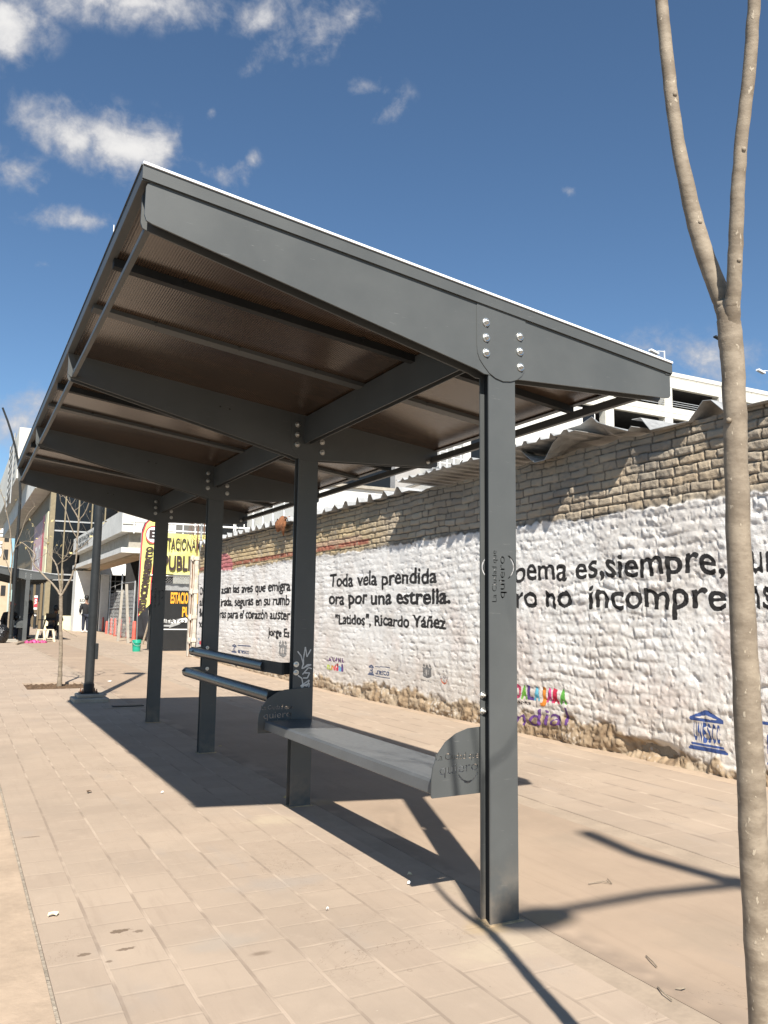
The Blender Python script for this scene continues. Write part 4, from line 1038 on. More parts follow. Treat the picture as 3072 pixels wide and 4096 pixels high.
for k_, (px, py, lab) in enumerate(((2657, 1404, 'white floodlight pole on the car park roof just right of the shelter roof'), (3078, 1482, 'white floodlight pole on the car park roof at the right edge'), (2908, 1350, 'dark floodlight on the car park roof half behind the sapling'))):
    c_ = at(px, py, GY + (4 if k_ < 2 else 6)); M_ = M_WPRINT if k_ < 2 else M_LAMP
    o = thing('roof_lamp', (c_.x, c_.y, 17.2), lab, 'floodlight', 'floodlights on the car park roof')
    MB().tube([(c_.x, c_.y, 17.1), (c_.x, c_.y, c_.z)], .05, 8).build('pole', M_, o)
    MB().tube([(c_.x, c_.y, c_.z - .05), (c_.x - .7, c_.y, c_.z - .12)], .03, 6).obox((c_.x - 1.1, c_.y, c_.z - .25), (.8, 0, -.18), (0, .3, 0), (.03, 0, .14)).build('head', M_, o)
# vehicles parked in the garage
c_ = at(2300, 1660, GY + 1.2); zf = 13.08 - .48
o = thing('parked_van', (c_.x, c_.y, zf), 'white van parked in the car park seen over the wall', 'van')
MB().yz([(c_.y - 1, zf + .3), (c_.y - 1, zf + 1.9), (c_.y - .8, zf + 2.15), (c_.y + 3.4, zf + 2.15), (c_.y + 4.2, zf + 1.2), (c_.y + 4.4, zf + .3)], c_.x - .9, c_.x + .9).build('body', M_WPRINT, o, bevel=.1)
MB().box((c_.x - .75, c_.y - 1.03, zf + 1.2), (c_.x + .75, c_.y - 1.002, zf + 1.85)).build('window', M_GLASS, o)
for sx_ in (-.82, .72): MB().box((c_.x + sx_, c_.y - 1.04, zf + .8), (c_.x + sx_ + .12, c_.y - 1.003, zf + 1.15)).build('tail_light', M_RED, o)
for sx_ in (-.9, .7):
    for sy_ in (0, 3.2): MB().lathe((c_.x + sx_, c_.y + sy_, zf + .32), [(.31, 0), (.31, .2)], 16, 'x').build('wheel', M_BLACK, o)

# white house with balcony, lower white block, glazed block with railings
def zzp(x, y, Yq): return at(1250 + x * .422, 1750 + y * .422, Yq)
def zqp(x, y, Yq): return at(780 + x * .3014, 1900 + y * .3014, Yq)
h = thing('white_house', (20, 30, 0), 'pale house with steel balcony stairs seen between the shelter roof and wall', 'building')
pb, pr_ = zzp(1430, 60, 30.5), zzp(1575, 60, 30.5)
MB().box((pb.x, 30.5, 0), (pb.x + 7, 38, 11.5)).build('wall', M_WHITEP, h)
MB().box((pb.x + .4, 30.46, 7.8), (pb.x + 1.3, 30.498, 9.4)).build('window', M_GLASS, h)
a, b = zzp(1180, 280, 29.5), zzp(1440, 215, 29.5)
MB().box((a.x, 29.2, a.z - .15), (b.x + .2, 30.49, a.z)).build('platform', M_GALV, h)
mb = MB()
for dz in (.25, .5, .75, 1.0): mb.tube([(a.x, 29.25, a.z + dz - .1), (b.x, 29.25, a.z + dz - .1)], .025, 6).tube([(a.x, 29.25, a.z + dz - .1), (a.x, 30.4, a.z + dz - .1)], .025, 6)
for k_ in range(5): x = a.x + (b.x - a.x) * k_ / 4; mb.tube([(x, 29.25, a.z - .1), (x, 29.25, a.z + .95)], .03, 6)
mb.build('balcony_railing', M_WPRINT, h)
mb = MB()
for k_ in range(12): mb.box((a.x - .3 - .28 * k_, 29.3, a.z - .22 - .22 * k_), (a.x - .3 - .28 * k_ + .3, 30.2, a.z - .18 - .22 * k_))
mb.build('stairs', M_GALV, h)
l = thing('low_white_block', (10, 22, 0), 'low white rendered block with thin dark cornice behind the saw tooth sheets', 'building')
a, b, c_ = zzp(30, 440, 22), zzp(800, 480, 22), zzp(1000, 480, 22)
MB().box((a.x - .6, 22, 0), (b.x, 27, a.z - .02)).build('wall', M_WHITEP, l)
MB().box((a.x - .7, 21.9, a.z - .018), (b.x + .1, 27.1, a.z + .07)).build('cornice', M_CONC, l)
MB().box((b.x + .01, 22.5, 0), (b.x + 1.2, 27, a.z - .9)).build('annex', M_DARK, l)
for k_ in range(3): x = b.x + .1 + k_ * .45; MB().box((x, 22.4, 0), (x + .12, 22.495, a.z - .85)).build('door_post', M_WHITEP, l)
# tall pale blocks further back
tb = thing('apartment_block', (18, 45, 0), 'pale blue and white flats just visible under the shelter roof edge', 'building')
a, b = zzp(190, 380, 36), zzp(560, 300, 36)
MB().box((a.x, 36, 0), (b.x, 40, 14)).build('wall', M_WHITEP, tb)
a2, b2 = zzp(405, 380, 35.9), zzp(525, 330, 35.9)
MB().box((a2.x, 35.7, 0), (b2.x, 35.99, 14)).build('side_panel', simple('pale_blue_render', (.36, .42, .52), .8, .08, 1), tb)
a3 = zzp(660, 330, 35.9); MB().box((a3.x, 34.5, 0), (a3.x + 4, 35.69, 13)).build('annex', simple('grey_render', (.30, .29, .28), .85, .12, 1), tb)
for k_ in range(3): MB().box((a3.x + .3 + k_ * 1.2, 34.46, 8.9), (a3.x + 1.1 + k_ * 1.2, 34.498, 10.2)).build('window', M_GLASS, tb)
gl = thing('glazed_block', (8, 26, 0), 'dark glazed building with white railings beyond the parking gate', 'building')
MB().box((7.4, 26.5, 3.55), (14, 32, 7.5)).build('glazing', M_GLASS, gl)
MB().box((7.4, 25.2, 0), (14, 32, 3.52)).build('wall', simple('cream_render', (.70, .66, .54), .8, .08, 1), gl)
mb = MB(); rx = 7.72
for (z_, ya, yb) in ((4.24, 19.8, 25.15), (3.98, 19.8, 25.15)): mb.tube([(rx, ya, z_), (rx, yb, z_)], .022, 8)
for k_ in range(7): y = 19.9 + k_ * .87; mb.tube([(rx, y, 2.9), (rx, y, 4.24)], .018, 6)
mb.build('side_railing', M_WPRINT, gl)
mb = MB().tube([(4.5, 25.25, 3.86), (9.4, 25.25, 3.86)], .03, 8).tube([(4.5, 25.25, 4.6), (9.4, 25.25, 4.6)], .02, 8)
for k_ in range(8): mb.tube([(4.6 + k_ * .62, 25.25, 3.5), (4.6 + k_ * .62, 25.25, 4.6)], .02, 6)
mb.build('front_railing', M_WPRINT, gl)
MB().box((6.8, 19.6, 0), (9.0, 25.1, 2.88)).build('terrace', M_WHITEP, gl)

# ------------------------------------------------------------------ parking entrance beyond the wall
GYY = 22.6; g0 = gz(GYY)
gate = thing('parking_gate', (5.4, GYY, g0), 'black sheet metal parking gate painted with orange lettering and an arrow', 'gate')
a, b = at(600, 2360, GYY), at(800, 2360, GYY); zt_ = at(700, 2362, GYY).z
MB().box((a.x, GYY, g0 + .03), (b.x + .5, GYY + .05, zt_)).build('panel', M_BLACK, gate)
MB().box((a.x, GYY - .004, zt_ - .0), (b.x + .5, GYY + .05, zt_ + .19)).build('top_rail', M_GALV, gate)
fx = lambda p_: p_
def gfn(off): return lambda A, B, h: (A, GYY - off - h * 0, B)
q2 = lambda x, y: at(300 + x * .3165, 2000 + y * .3165, GYY)
a, b = q2(1205, 1310), q2(1450, 1170)
sign_text('lettering', 'ESTACIONAMIENTO', M_ORANGE, gate, gfn(.012), a.x, a.x + (b.x - a.x) * 2.15, a.z, b.z, .03)
a, b = q2(1350, 1480), q2(1450, 1350)
sign_text('lettering', 'PUBLICO', M_ORANGE, gate, gfn(.012), a.x, a.x + (b.x - a.x) * 3.6, a.z, b.z, .03)
a, b = q2(1115, 1560), q2(1420, 1500)
MB().xz([(q2(x, y).x, q2(x, y).z) for x, y in ((1095, 1500), (1160, 1510), (1280, 1510), (1400, 1488), (1420, 1510), (1415, 1545), (1300, 1560), (1160, 1555), (1095, 1545))], GYY - .008, GYY - .001).build('painted_scroll', M_WPRINT, gate)
sign_text('lettering', 'ABIERTO', M_BLACK, gate, gfn(.012), q2(1000, 1550).x, q2(1390, 1550).x, q2(1100, 1552).z, q2(1100, 1508).z, .03)
MB().xz([(q2(x, y).x, q2(x, y).z) for x, y in ((1095, 1578), (1200, 1578), (1225, 1560), (1330, 1568), (1185, 1618), (1195, 1600), (1095, 1600))], GYY - .008, GYY - .001).build('painted_arrow', M_GALV, gate)
MB().box((q2(1000, 1640).x, GYY - .008, q2(1100, 1640).z), (q2(1440, 1640).x, GYY - .001, q2(1100, 1628).z)).build('white_line', M_WPRINT, gate)
# banner
BY = 22.3
q2b = lambda x, y: at(300 + x * .3165, 2000 + y * .3165, BY)
ban = thing('yellow_banner', (5, BY, 3.2), 'wide yellow banner with dark capital letters above the parking gate', 'banner')
a, b = q2b(1020, 930), q2b(1750, 440)
nx_ = 30; vs = []; 
for i_ in range(nx_ + 1):
    for j_ in range(13):
        u_, v_ = i_ / nx_, j_ / 12
        vs.append((a.x + (b.x - a.x) * u_, BY + .018 * math.sin(u_ * 40 + v_ * 6) + .02 * math.sin(u_ * 9 - v_ * 11), a.z + (b.z - a.z) * v_ - .03 * math.sin(u_ * 3.1) * v_))
mesh_obj('cloth', vs, [(i_ * 13 + j_, (i_ + 1) * 13 + j_, (i_ + 1) * 13 + j_ + 1, i_ * 13 + j_ + 1) for i_ in range(nx_) for j_ in range(12)], M_YEL, ban, [True] * (nx_ * 12), False)
bfn = lambda A, B, h: (A, BY - .045, B)
c_, d = q2b(1085, 630), q2b(1585, 500)
sign_text('lettering', 'ESTACIONAMIENTO', M_INKBR, ban, bfn, c_.x, c_.x + (d.x - c_.x) * 1.48, c_.z, d.z, .02)
c_, d = q2b(1105, 890), q2b(1455, 710)
sign_text('lettering', 'PUBLICO', M_INKBR, ban, bfn, c_.x, c_.x + (d.x - c_.x) * 1.62, c_.z, d.z, .03)
# frame carrying the banner
fr = thing('banner_frame', (5, BY + .1, 0), 'white tube frame with wire mesh carrying the yellow banner', 'railing')
zA, zB = q2b(1200, 385).z, q2b(1200, 430).z
mb = MB().tube([(a.x - .2, BY + .08, zA), (b.x, BY + .08, zA)], .022, 8).tube([(a.x - .2, BY + .08, zB), (b.x, BY + .08, zB)], .016, 8).tube([(a.x - .2, BY + .08, q2b(1200, 955).z), (b.x, BY + .08, q2b(1200, 955).z)], .02, 8)
for px_ in (1230, 1380, 1530): x = q2b(px_, 300).x; mb.tube([(x, BY + .09, zB), (x, BY + .09, q2b(px_, 200).z)], .014, 8)
mb.build('tubes', M_WPRINT, fr)
mb = MB()
zc_, zd_ = q2b(1200, 1050).z, q2b(1200, 955).z
for k_ in range(40):
    x = a.x + k_ * .07; mb.tube([(x, BY + .1, zc_), (x + (zd_ - zc_), BY + .1, zd_)], .003, 4).tube([(x + (zd_ - zc_), BY + .1, zc_), (x, BY + .1, zd_)], .003, 4)
mb.build('wire_mesh', M_GALV, fr)
# rusty white gate post at the wall end
GPY = 19.5
qp = lambda x, y: at(600 + x * .1567, 2050 + y * .1567, GPY)
ps = thing('gate_post', (5.0, GPY, gz(GPY)), 'peeling white steel gate post with rust at the end of the painted wall', 'post')
a, b = qp(1065, 1100), qp(1250, 1100)
MB().box((a.x, GPY, gz(GPY)), (a.x + (b.x - a.x) * .45, GPY + .14, a.z)).box((a.x + (b.x - a.x) * .5, GPY - .02, gz(GPY)), (b.x, GPY + .12, a.z - .02)).build('column', M_RUST, ps, bevel=.01)
mb = MB()
for zz_ in (a.z - .05, a.z - .85, a.z - 1.45, a.z - 2.0): mb.box((a.x - .02, GPY - .035, zz_ - .05), (b.x + .02, GPY - .003, zz_ + .03)).lathe((a.x + .02, GPY - .05, zz_ - .08), [(.025, 0), (.025, .14)], 10)
mb.build('hinge', M_RUST, ps)
MB().tube([(a.x + .03, GPY - .015, gz(GPY)), (a.x + .03, GPY - .015, a.z)], .012, 6).tube([(b.x + .10, GPY - .01, gz(GPY) + 1.8), (b.x + .10, GPY - .01, a.z + 1.0)], .014, 6).tube([(b.x - .05, GPY - .01, a.z), (b.x - .05, GPY - .01, a.z + .75)], .016, 6).build('rusty_rod', M_RUSTD, ps)
MB().tube([(b.x + .05, GPY + .06, a.z - .1), (b.x + .05, GPY + .06, a.z + 1.3)], .028, 10).build('tube', M_GALV, ps)
# barbed wire coil
mb = MB(); cx, cz = b.x + .03, a.z + .62; rr = random.Random(8)
for k_ in range(7):
    r_ = rr.uniform(.22, .32); ox, oz, ty = rr.uniform(-.06, .06), rr.uniform(-.06, .06), rr.uniform(-.25, .25)
    mb.tube([(cx + ox + r_ * math.cos(q_ / 20 * 6.283), GPY - .1 + ty * math.sin(q_ / 20 * 6.283) * .4 + .02 * k_, cz + oz + r_ * math.sin(q_ / 20 * 6.283) * 1.05) for q_ in range(21)], .004, 5)
o = mb.build('barbed_wire', M_RUSTD); tag(o, 'tangled coil of barbed wire on the tube above the gate post', 'wire coil')
# flag in a bucket
bk = gp(545, 2606)
o = thing('bucket', bk, 'green plastic bucket holding the flag pole on the pavement', 'bucket')
MB().lathe(bk, [(.098, 0), (.105, .1), (.112, .22), (.120, .226), (.120, .24), (.115, .245), (.123, .262), (.123, .275), (.117, .28), (.126, .298), (.126, .306), (.112, .306), (.100, .02)], 24).build('shell', M_GREEN, o)
MB().lathe((bk.x, bk.y, bk.z + .02), [(.099, 0), (.106, .20)], 20).build('filling', M_CONC, o)
mb = MB().tube([(bk.x + .122 * math.cos(q_ / 10 * math.pi), bk.y - .05 - .08 * math.sin(q_ / 10 * math.pi), bk.z + .27 - .12 * math.sin(q_ / 10 * math.pi)) for q_ in range(11)], .004, 6); mb.build('handle', M_GALV, o)
FY = bk.y
qf = lambda x, y: at(300 + x * .3165, 2000 + y * .3165, FY)
fl = thing('feather_flag', (bk.x, bk.y, bk.z + .23), 'yellow feather flag with red edge and vertical parking lettering', 'flag')
pole = [qf(785, 1780), qf(788, 1480), qf(805, 1000), qf(830, 600), qf(850, 350), qf(900, 250), qf(960, 215), qf(1020, 225)]
pole[0] = Vector((bk.x, bk.y, bk.z + .23))
MB().tube(limb(pole, [.013, .012, .01, .009, .008, .007, .006, .005], 8, 4, 0)[0], .008, 8).build('pole', M_GALV, fl)
edge = [(788, 1480), (800, 1100), (822, 640), (840, 400), (880, 290), (950, 235), (1020, 240)]
right = [(950, 1310), (965, 1080), (1000, 800), (1040, 560), (1070, 420), (1075, 320), (1040, 255)]
def strip(L_, R_, u0, u1, y0, mat, name):
    vs = []; n = 40
    def samp(P_, t_):
        s_ = t_ * (len(P_) - 1); i_ = min(int(s_), len(P_) - 2); f_ = s_ - i_; return P_[i_][0] * (1 - f_) + P_[i_ + 1][0] * f_, P_[i_][1] * (1 - f_) + P_[i_ + 1][1] * f_
    for i_ in range(n + 1):
        l_, r_ = samp(L_, i_ / n), samp(R_, i_ / n)
        for k_ in range(7):
            u_ = u0 + (u1 - u0) * k_ / 6
            p_ = qf(l_[0] + (r_[0] - l_[0]) * u_, l_[1] + (r_[1] - l_[1]) * u_)
            vs.append((p_.x, FY + y0 + .035 * math.sin(u_ * 5 + i_ * .35) * u_, p_.z))
    return mesh_obj(name, vs, [(i_ * 7 + k_, i_ * 7 + k_ + 1, (i_ + 1) * 7 + k_ + 1, (i_ + 1) * 7 + k_) for i_ in range(n) for k_ in range(6)], mat, fl, [True] * (n * 6), False)
strip(edge, right, .13, .93, 0, M_YEL, 'cloth'); strip(edge, right, 0, .055, 0, M_BLACK, 'pole_sleeve'); strip(edge, right, .055, .13, 0, M_RED, 'red_border'); strip(edge, right, .93, 1, 0, M_RED, 'red_border')
cE = qf(985, 440); r_ = abs(qf(1085, 440).x - cE.x)
def ringm(r0, r1, mat, name, y):
    vs = []; n = 32
    for k_ in range(n): a_ = k_ / n * 6.2832; vs += [(cE.x + r0 * math.cos(a_), y, cE.z + r0 * 1.15 * math.sin(a_)), (cE.x + r1 * math.cos(a_), y, cE.z + r1 * 1.15 * math.sin(a_))]
    mesh_obj(name, vs, [(2 * k_, 2 * k_ + 1, (2 * k_ + 3) % (2 * n), (2 * k_ + 2) % (2 * n)) for k_ in range(n)], mat, fl, None, False)
ringm(.0001, r_ * .86, M_WPRINT, 'white_disc', FY - .052); ringm(r_ * .86, r_, M_RED, 'red_ring', FY - .054)
a, b = qf(930, 490), qf(1035, 385)
sign_text('lettering', 'E', M_INKBR, fl, lambda A, B, h: (A, FY - .060, B), a.x, b.x, a.z, b.z, .04)
pb_, pt_ = qf(835, 1410), qf(945, 590); up_ = pt_ - pb_; wd = qf(960, 600) - qf(875, 610)
sign_text('lettering', 'ESTACIONAMIENTO', M_INKBR, fl, lambda A, B, h: (pb_.x + up_.x * A + wd.x * (1 - B) * 1.12 - wd.x * .55, FY - .050, pb_.z + up_.z * A), 0, 1, 0, 1, .07)
# white stump / broken pole beside the bucket
a = gp(600, 2578); zt_ = at(600, 2440, a.y).z
mb = MB(); P_ = [(a.x, a.y, a.z), (a.x + .02, a.y, a.z + .5), (a.x - .01, a.y, zt_)]; mb.tube(P_, [.115, .10, .10], 12)
o = mb.build('old_post', M_RUST); tag(o, 'stout white weathered post beside the green bucket', 'post')
mb = MB().tube([(a.x - .25, a.y - .05, a.z), (a.x - .08, a.y - .05, a.z + .75), (a.x + .1, a.y - .02, a.z + 1.3)], [.035, .03, .03], 8)
o = mb.build('leaning_branch', M_BARK); tag(o, 'pale branch leaning on the weathered post beside the bucket', 'branch')

# red bollards and the mesh fence along the vacant lot
fb = [(408, 1620, 1500, .05), (348, 1660, 1480, .05), (320, 1640, 1500, .05), (393, 1690, 1530, .05), (455, 1700, 1490, .06), (503, 1720, 1495, .06), (577, 1735, 1500, .06), (665, 1740, 1480, .08), (740, 1780, 1530, .07)]
labs = ['red bollard fifth from the left behind the mesh fence', 'thin red bollard by the black cloth', 'leftmost red bollard by the standing man', 'red bollard with a grey tube before it', 'straight red bollard left of the taller pair', 'red bollard right of the straight one', 'red bollard beside coiled rubble', 'widest tapering red bollard by the flag', 'nearest red bollard just left of the flag pole']
for (x, yb, yt, w_), lab in zip(fb, labs):
    g_ = gp(300 + x * .3165, 2000 + yb * .3165); s_ = (at(300 + x * .3165, 2000 + yt * .3165, g_.y).z - g_.z)
    o = MB().lathe(g_, [(w_ * 1.15, 0), (w_, s_ * .5), (w_ * .9, s_ - .02), (w_ * .5, s_)], 12).build('red_bollard', M_REDP)
    tag(o, lab, 'bollard', 'red bollards along the vacant lot')
fe = thing('mesh_fence', (5.6, 30, 0), 'wire mesh fence on grey tubes along the rubble lot', 'fence')
fpts = [(415, 1690), (560, 1740), (725, 1760)]
mb = MB()
tp = [gp(300 + x * .3165, 2000 + y * .3165) for x, y in fpts]
for g_, (x, y) in zip(tp, fpts): mb.tube([g_, (g_.x, g_.y, at(300 + x * .3165, 2000 + 930 * .3165 + (90 if x > 700 else 0) * .3165, g_.y).z)], .03, 8)
for A_, B_ in zip(tp, tp[1:]):
    for z_ in (1.2, 2.2): mb.tube([(A_.x, A_.y, A_.z + z_), (B_.x, B_.y, B_.z + z_)], .014, 6)
mb.build('fence_tubes', M_GALV, fe)
mb = MB()
for A_, B_ in zip(tp, tp[1:]):
    n = 46
    for k_ in range(n):
        p_, q_ = A_.lerp(B_, k_ / n), A_.lerp(B_, min(1, (k_ + 6) / n))
        mb.tube([(p_.x, p_.y, p_.z + .05), (q_.x, q_.y, q_.z + 1.9)], .0016, 4, False).tube([(q_.x, q_.y, q_.z + .05), (p_.x, p_.y, p_.z + 1.9)], .0016, 4, False)
mb.build('wire', M_GALV, fe)
# rubble heap and shade cloth in the lot
rr = random.Random(3); mb = MB()
for k_ in range(170):
    t_ = rr.random(); A_ = tp[-1].lerp(tp[0], t_); r_ = rr.uniform(.05, .22)
    c_ = Vector((A_.x + rr.uniform(.15, 1.0), A_.y + rr.uniform(-.3, .8), A_.z + rr.uniform(0, .5)))
    mb.obox(c_, Vector((rr.uniform(-1, 1), rr.uniform(-1, 1), rr.uniform(-1, 1))).normalized() * r_, Vector((rr.uniform(-1, 1), rr.uniform(-1, 1), rr.uniform(-1, 1))).normalized() * r_, Vector((0, 0, 1)) * r_ * .8)
o = mb.build('rubble', M_RUBBLE); o['kind'] = 'stuff'; tag(o, 'heap of broken masonry behind the mesh fence', 'rubble')
a, b = gp(300 + 280 * .3165, 2000 + 1600 * .3165), tp[-1]
vs = []; n = 24
for i_ in range(n + 1):
    p_ = Vector((6.4, 36, 0)).lerp(Vector((5.9, 24.5, 0)), i_ / n)
    for j_ in range(9): vs.append((p_.x + .08 * math.sin(i_ * 1.3 + j_), p_.y, gz(p_.y) + j_ / 8 * (1.75 + .22 * math.sin(i_ * .8) + .12 * math.sin(i_ * 2.3))))
o = mesh_obj('shade_cloth', vs, [(i_ * 9 + j_, i_ * 9 + j_ + 1, (i_ + 1) * 9 + j_ + 1, (i_ + 1) * 9 + j_) for i_ in range(n) for j_ in range(8)], M_TARP, None, [True] * (n * 8), False)
o.modifiers.new('thickness', 'SOLIDIFY').thickness = .01
tag(o, 'sagging black shade cloth along the rubble lot', 'shade cloth')
for k_, (x, yt, lean) in enumerate(((640, 1100, .5), (600, 1170, -.2))):
    g_ = Vector((5.65 + .2 * k_, 28.5 + 2 * k_, gz(29))); c_ = at(300 + x * .3165, 2000 + yt * .3165, g_.y)
    o = MB().obox((c_.x + lean * .2, g_.y, c_.z / 2 + .1), (.09, 0, 0), (0, .04, 0), (-lean * .3, 0, c_.z)).build('leaning_plank', M_CONC)
    tag(o, ('grey plank leaning to the left in the rubble lot', 'pale short plank upright in the rubble lot')[k_], 'plank')

# ------------------------------------------------------------------ white office building with deep eaves
wb = thing('white_building', (6.5, 40, 0), 'white concrete building with deep stepped eaves beyond the shelter', 'building')
EX, EY0, EY1 = 5.55, 33.0, 48.2
def r1(x, y, Yq): return at(x * .5425, 1800 + y * .5425, Yq)
zt0 = r1(900, 440, EY0).z; zb0 = r1(900, 600, EY0).z; zs1 = r1(900, 715, EY0).z; zs0 = r1(900, 745, EY0).z
def ring(name, e, za, zb, mat, wd=1.3):
    MB().box((EX + e, EY0 + e, za), (20, EY0 + wd, zb)).box((EX + e, EY0 + wd + .001, za), (EX + wd, EY1, zb)).build(name, mat, wb)
ring('parapet', 0, zb0, zt0, M_WHITEP); ring('recessed_band', .35, zs1, zb0 - .002, M_CONC); ring('eave_slab', .02, zs0 - .05, zs1 - .002, M_WHITEP); ring('shade_tinted_soffit', .6, zs0 - .14, zs0 - .052, M_TAN)  # tan of the lowest ring colours in the soffit's shade
zw = r1(760, 918, 46.6).z
MB().box((EX + 1.0, 46.9, zw), (20, 48, zt0 - .3)).build('white_wall', simple('bright_white_paint', (.82, .82, .80), .7, .03, 1), wb)
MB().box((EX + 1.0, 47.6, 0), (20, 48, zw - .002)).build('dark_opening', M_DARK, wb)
mb = MB()
for z_ in (zw - .35, zw - .9): mb.box((EX + 1.2, 47.4, z_), (20, 47.45, z_ + .06))
for k_ in range(8): mb.box((EX + 1.4 + k_ * .8, 47.4, .2), (EX + 1.45 + k_ * .8, 47.45, zw - .01))
mb.build('window_bars', M_GALV, wb)
c0, c1 = r1(745, 1000, 46.4).x, r1(803, 1000, 46.4).x
MB().box((c0, 46.3, 0), (c1, 46.88, zw)).build('column', M_WHITEP, wb)
p0, p1 = r1(545, 1200, 46.6), r1(722, 1200, 46.6)
MB().box((p0.x, 46.6, 0), (p1.x, 47.8, r1(600, 890, 46.6).z)).build('pier', M_WHITEP, wb)
a, b = r1(585, 1140, 46.6), r1(640, 1100, 46.6)
sign_text('pier_lettering', 'BUCA\nSTEREO', M_BLACK, wb, lambda A, B, h: (A, 46.59, B), a.x, b.x, a.z - .1, b.z, .02)
# raised dark lettering on the eaves
a, b = r1(580, 700, EX), None
def ex(x, y): return atx(x * .5425, 1800 + y * .5425, EX)
A_, B_ = ex(580, 720), ex(690, 660)
sign_text('fascia_lettering', 'ESTACION\nNORTE', M_BLACK, wb, lambda Aq, Bq, h: (EX - .02, A_.y + (B_.y - A_.y) * Aq, zb0 + .15 + (zt0 - zb0 - .3) * Bq), 0, 1, 0, 1, .02)
# corner shaft, spare slab end
MB().box((EX + .02, EY0 - .04, zb0 + .3), (EX + .5, EY0 - .002, zt0 - .02)).build('drip_stain_panel', M_WHITEC, wb)

# ------------------------------------------------------------------ brown and glass building
gb_ = thing('cladded_building', (4.5, 52, 0), 'dark glass and brown ribbed cladding building with white parapet at left', 'building')
CX, CY = at(210, 1957, 49).x, 49.0; zC = at(210, 1957, CY).z
MB().box((CX + .02, CY, 0.9), (24, CY + .6, zC + 2)).build('glass_front', M_GLASS, gb_)
MB().box((CX + .02, CY - .1, 0), (24, CY + .6, .898)).build('plinth', M_CREAM, gb_)
MB().box((CX, CY + .02, 3.05), (CX + .6, 82, zC)).build('side_cladding', M_CLAD, gb_)
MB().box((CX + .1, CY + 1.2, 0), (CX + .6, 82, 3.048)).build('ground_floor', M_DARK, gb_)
for k_ in range(6): MB().box((CX - .02, 52 + k_ * 5, 0), (CX + .098, 52.5 + k_ * 5, 3.046)).build('ground_column', M_CLAD, gb_)
for k_ in range(14): MB().box((CX + .05, 54 + .45 * k_, .3), (CX + .09, 54.3 + .45 * k_, 1.7)).build('shutter_slat', M_CLAD, gb_)
MB().box((CX - .05, CY - .02, .9), (CX + .22, CY + .6, zC + 1)).build('corner_mullion', M_MULL, gb_)
for k_ in range(1, 12): MB().box((CX + k_ * .72, CY - .06, .9), (CX + k_ * .72 + .07, CY - .002, zC + 2)).build('mullion', M_MULL, gb_)
for z_ in (2.85, 3.15, 5.6, 6.15): MB().box((CX + .24, CY - .05, z_), (24, CY - .004, z_ + .08)).build('transom', M_GALV, gb_)
MB().box((CX - .9, CY + .02, zC + .02), (CX + 3, 85, zC + 1.35)).build('parapet', M_WHITEP, gb_)
MB().box((CX - 1.6, CY + 6, zC + 1.37), (CX + 6, 90, zC + 4.6)).build('penthouse', M_WHITEC, gb_)
mb = MB(); lx = CX - 1.75
for k_ in range(9): mb.tube([(lx, CY + 8, zC + .2 + .5 * k_), (lx, CY + 13, zC + .2 + .5 * k_)], .04, 6)
mb.tube([(lx, CY + 8, zC), (lx, CY + 8, zC + 4.6)], .05, 6).tube([(lx, CY + 13, zC), (lx, CY + 13, zC + 4.6)], .05, 6).build('ladder', M_GALV, gb_)
A_, B_ = atx(258 * .5425, 1800 + 600 * .5425, CX - .03), atx(320 * .5425, 1800 + 560 * .5425, CX - .03)
yl, yr = 58.5, 51.6
ads = thing('pink_billboard', (CX - .05, 54, 5), 'faded pink hanging poster with red and cream edge strips', 'poster')
zl, zh_ = 3.35, 6.6
MB().box((CX - .10, yr + .9, zl), (CX - .06, yl, zh_)).build('poster', M_PINK, ads)
MB().box((CX - .10, yr - .35, zl - .1), (CX - .06, yr + .88, zh_ + .15)).build('red_strip', M_RED, ads)
MB().box((CX - .10, yr - 2.2, zl - .1), (CX - .06, yr - .37, zh_ + .15)).build('cream_strip', M_CREAM, ads)
sign_text('poster_lettering', 'LATINO', M_WPRINT, ads, lambda A, B, h: (CX - .12, yl - .4 - (yl - yr - 1.6) * A, zl + .4 + 1.4 * B), 0, 1, 0, 1, .02)
# far left: tan tower, mast, antenna, pole
tw = thing('tan_tower', (5, 110, 0), 'tall tan building at the far left edge behind the lamp', 'building')
a, b = at(-80, 1935, 110), at(62, 1935, 110)
MB().box((a.x, 110, 0), (b.x, 122, a.z)).build('wall', M_TAN, tw)
for r_ in range(5):
    MB().box((b.x - .8, 109.9, 3 + r_ * 2.2), (b.x - .3, 109.995, 4.2 + r_ * 2.2)).build('window', M_DARK, tw)
sign_text('side_lettering', 'CIUDAD', M_WPRINT, tw, lambda A, B, h: (b.x - 1.9 + .9 * B, 109.9, a.z - 9 + 7 * A), 0, 1, 0, 1, .03)
mb = MB(); a = at(487, 900, 60); zb_ = 12
for dx_ in (-.18, .18):
    for dy_ in (-.18, .18): mb.tube([(a.x + dx_, 60 + dy_, zb_), (a.x + dx_, 60 + dy_, a.z)], .03, 5)
for k_ in range(40): z_ = zb_ + k_ * .45; mb.tube([(a.x - .18, 59.82, z_), (a.x + .18, 59.82, z_ + .45)], .02, 4).tube([(a.x - .18, 60.18, z_ + .45), (a.x - .18, 59.82, z_)], .02, 4)
o = mb.build('lattice_mast', M_REDP); tag(o, 'thin red lattice antenna mast above the left roof edge', 'mast')
a = at(456, 900, 58); o = MB().tube([(a.x, 58, 12), (a.x, 58, a.z)], [.06, .035], 6).build('white_antenna', M_WPRINT); tag(o, 'white whip antenna above the left roof edge', 'antenna')

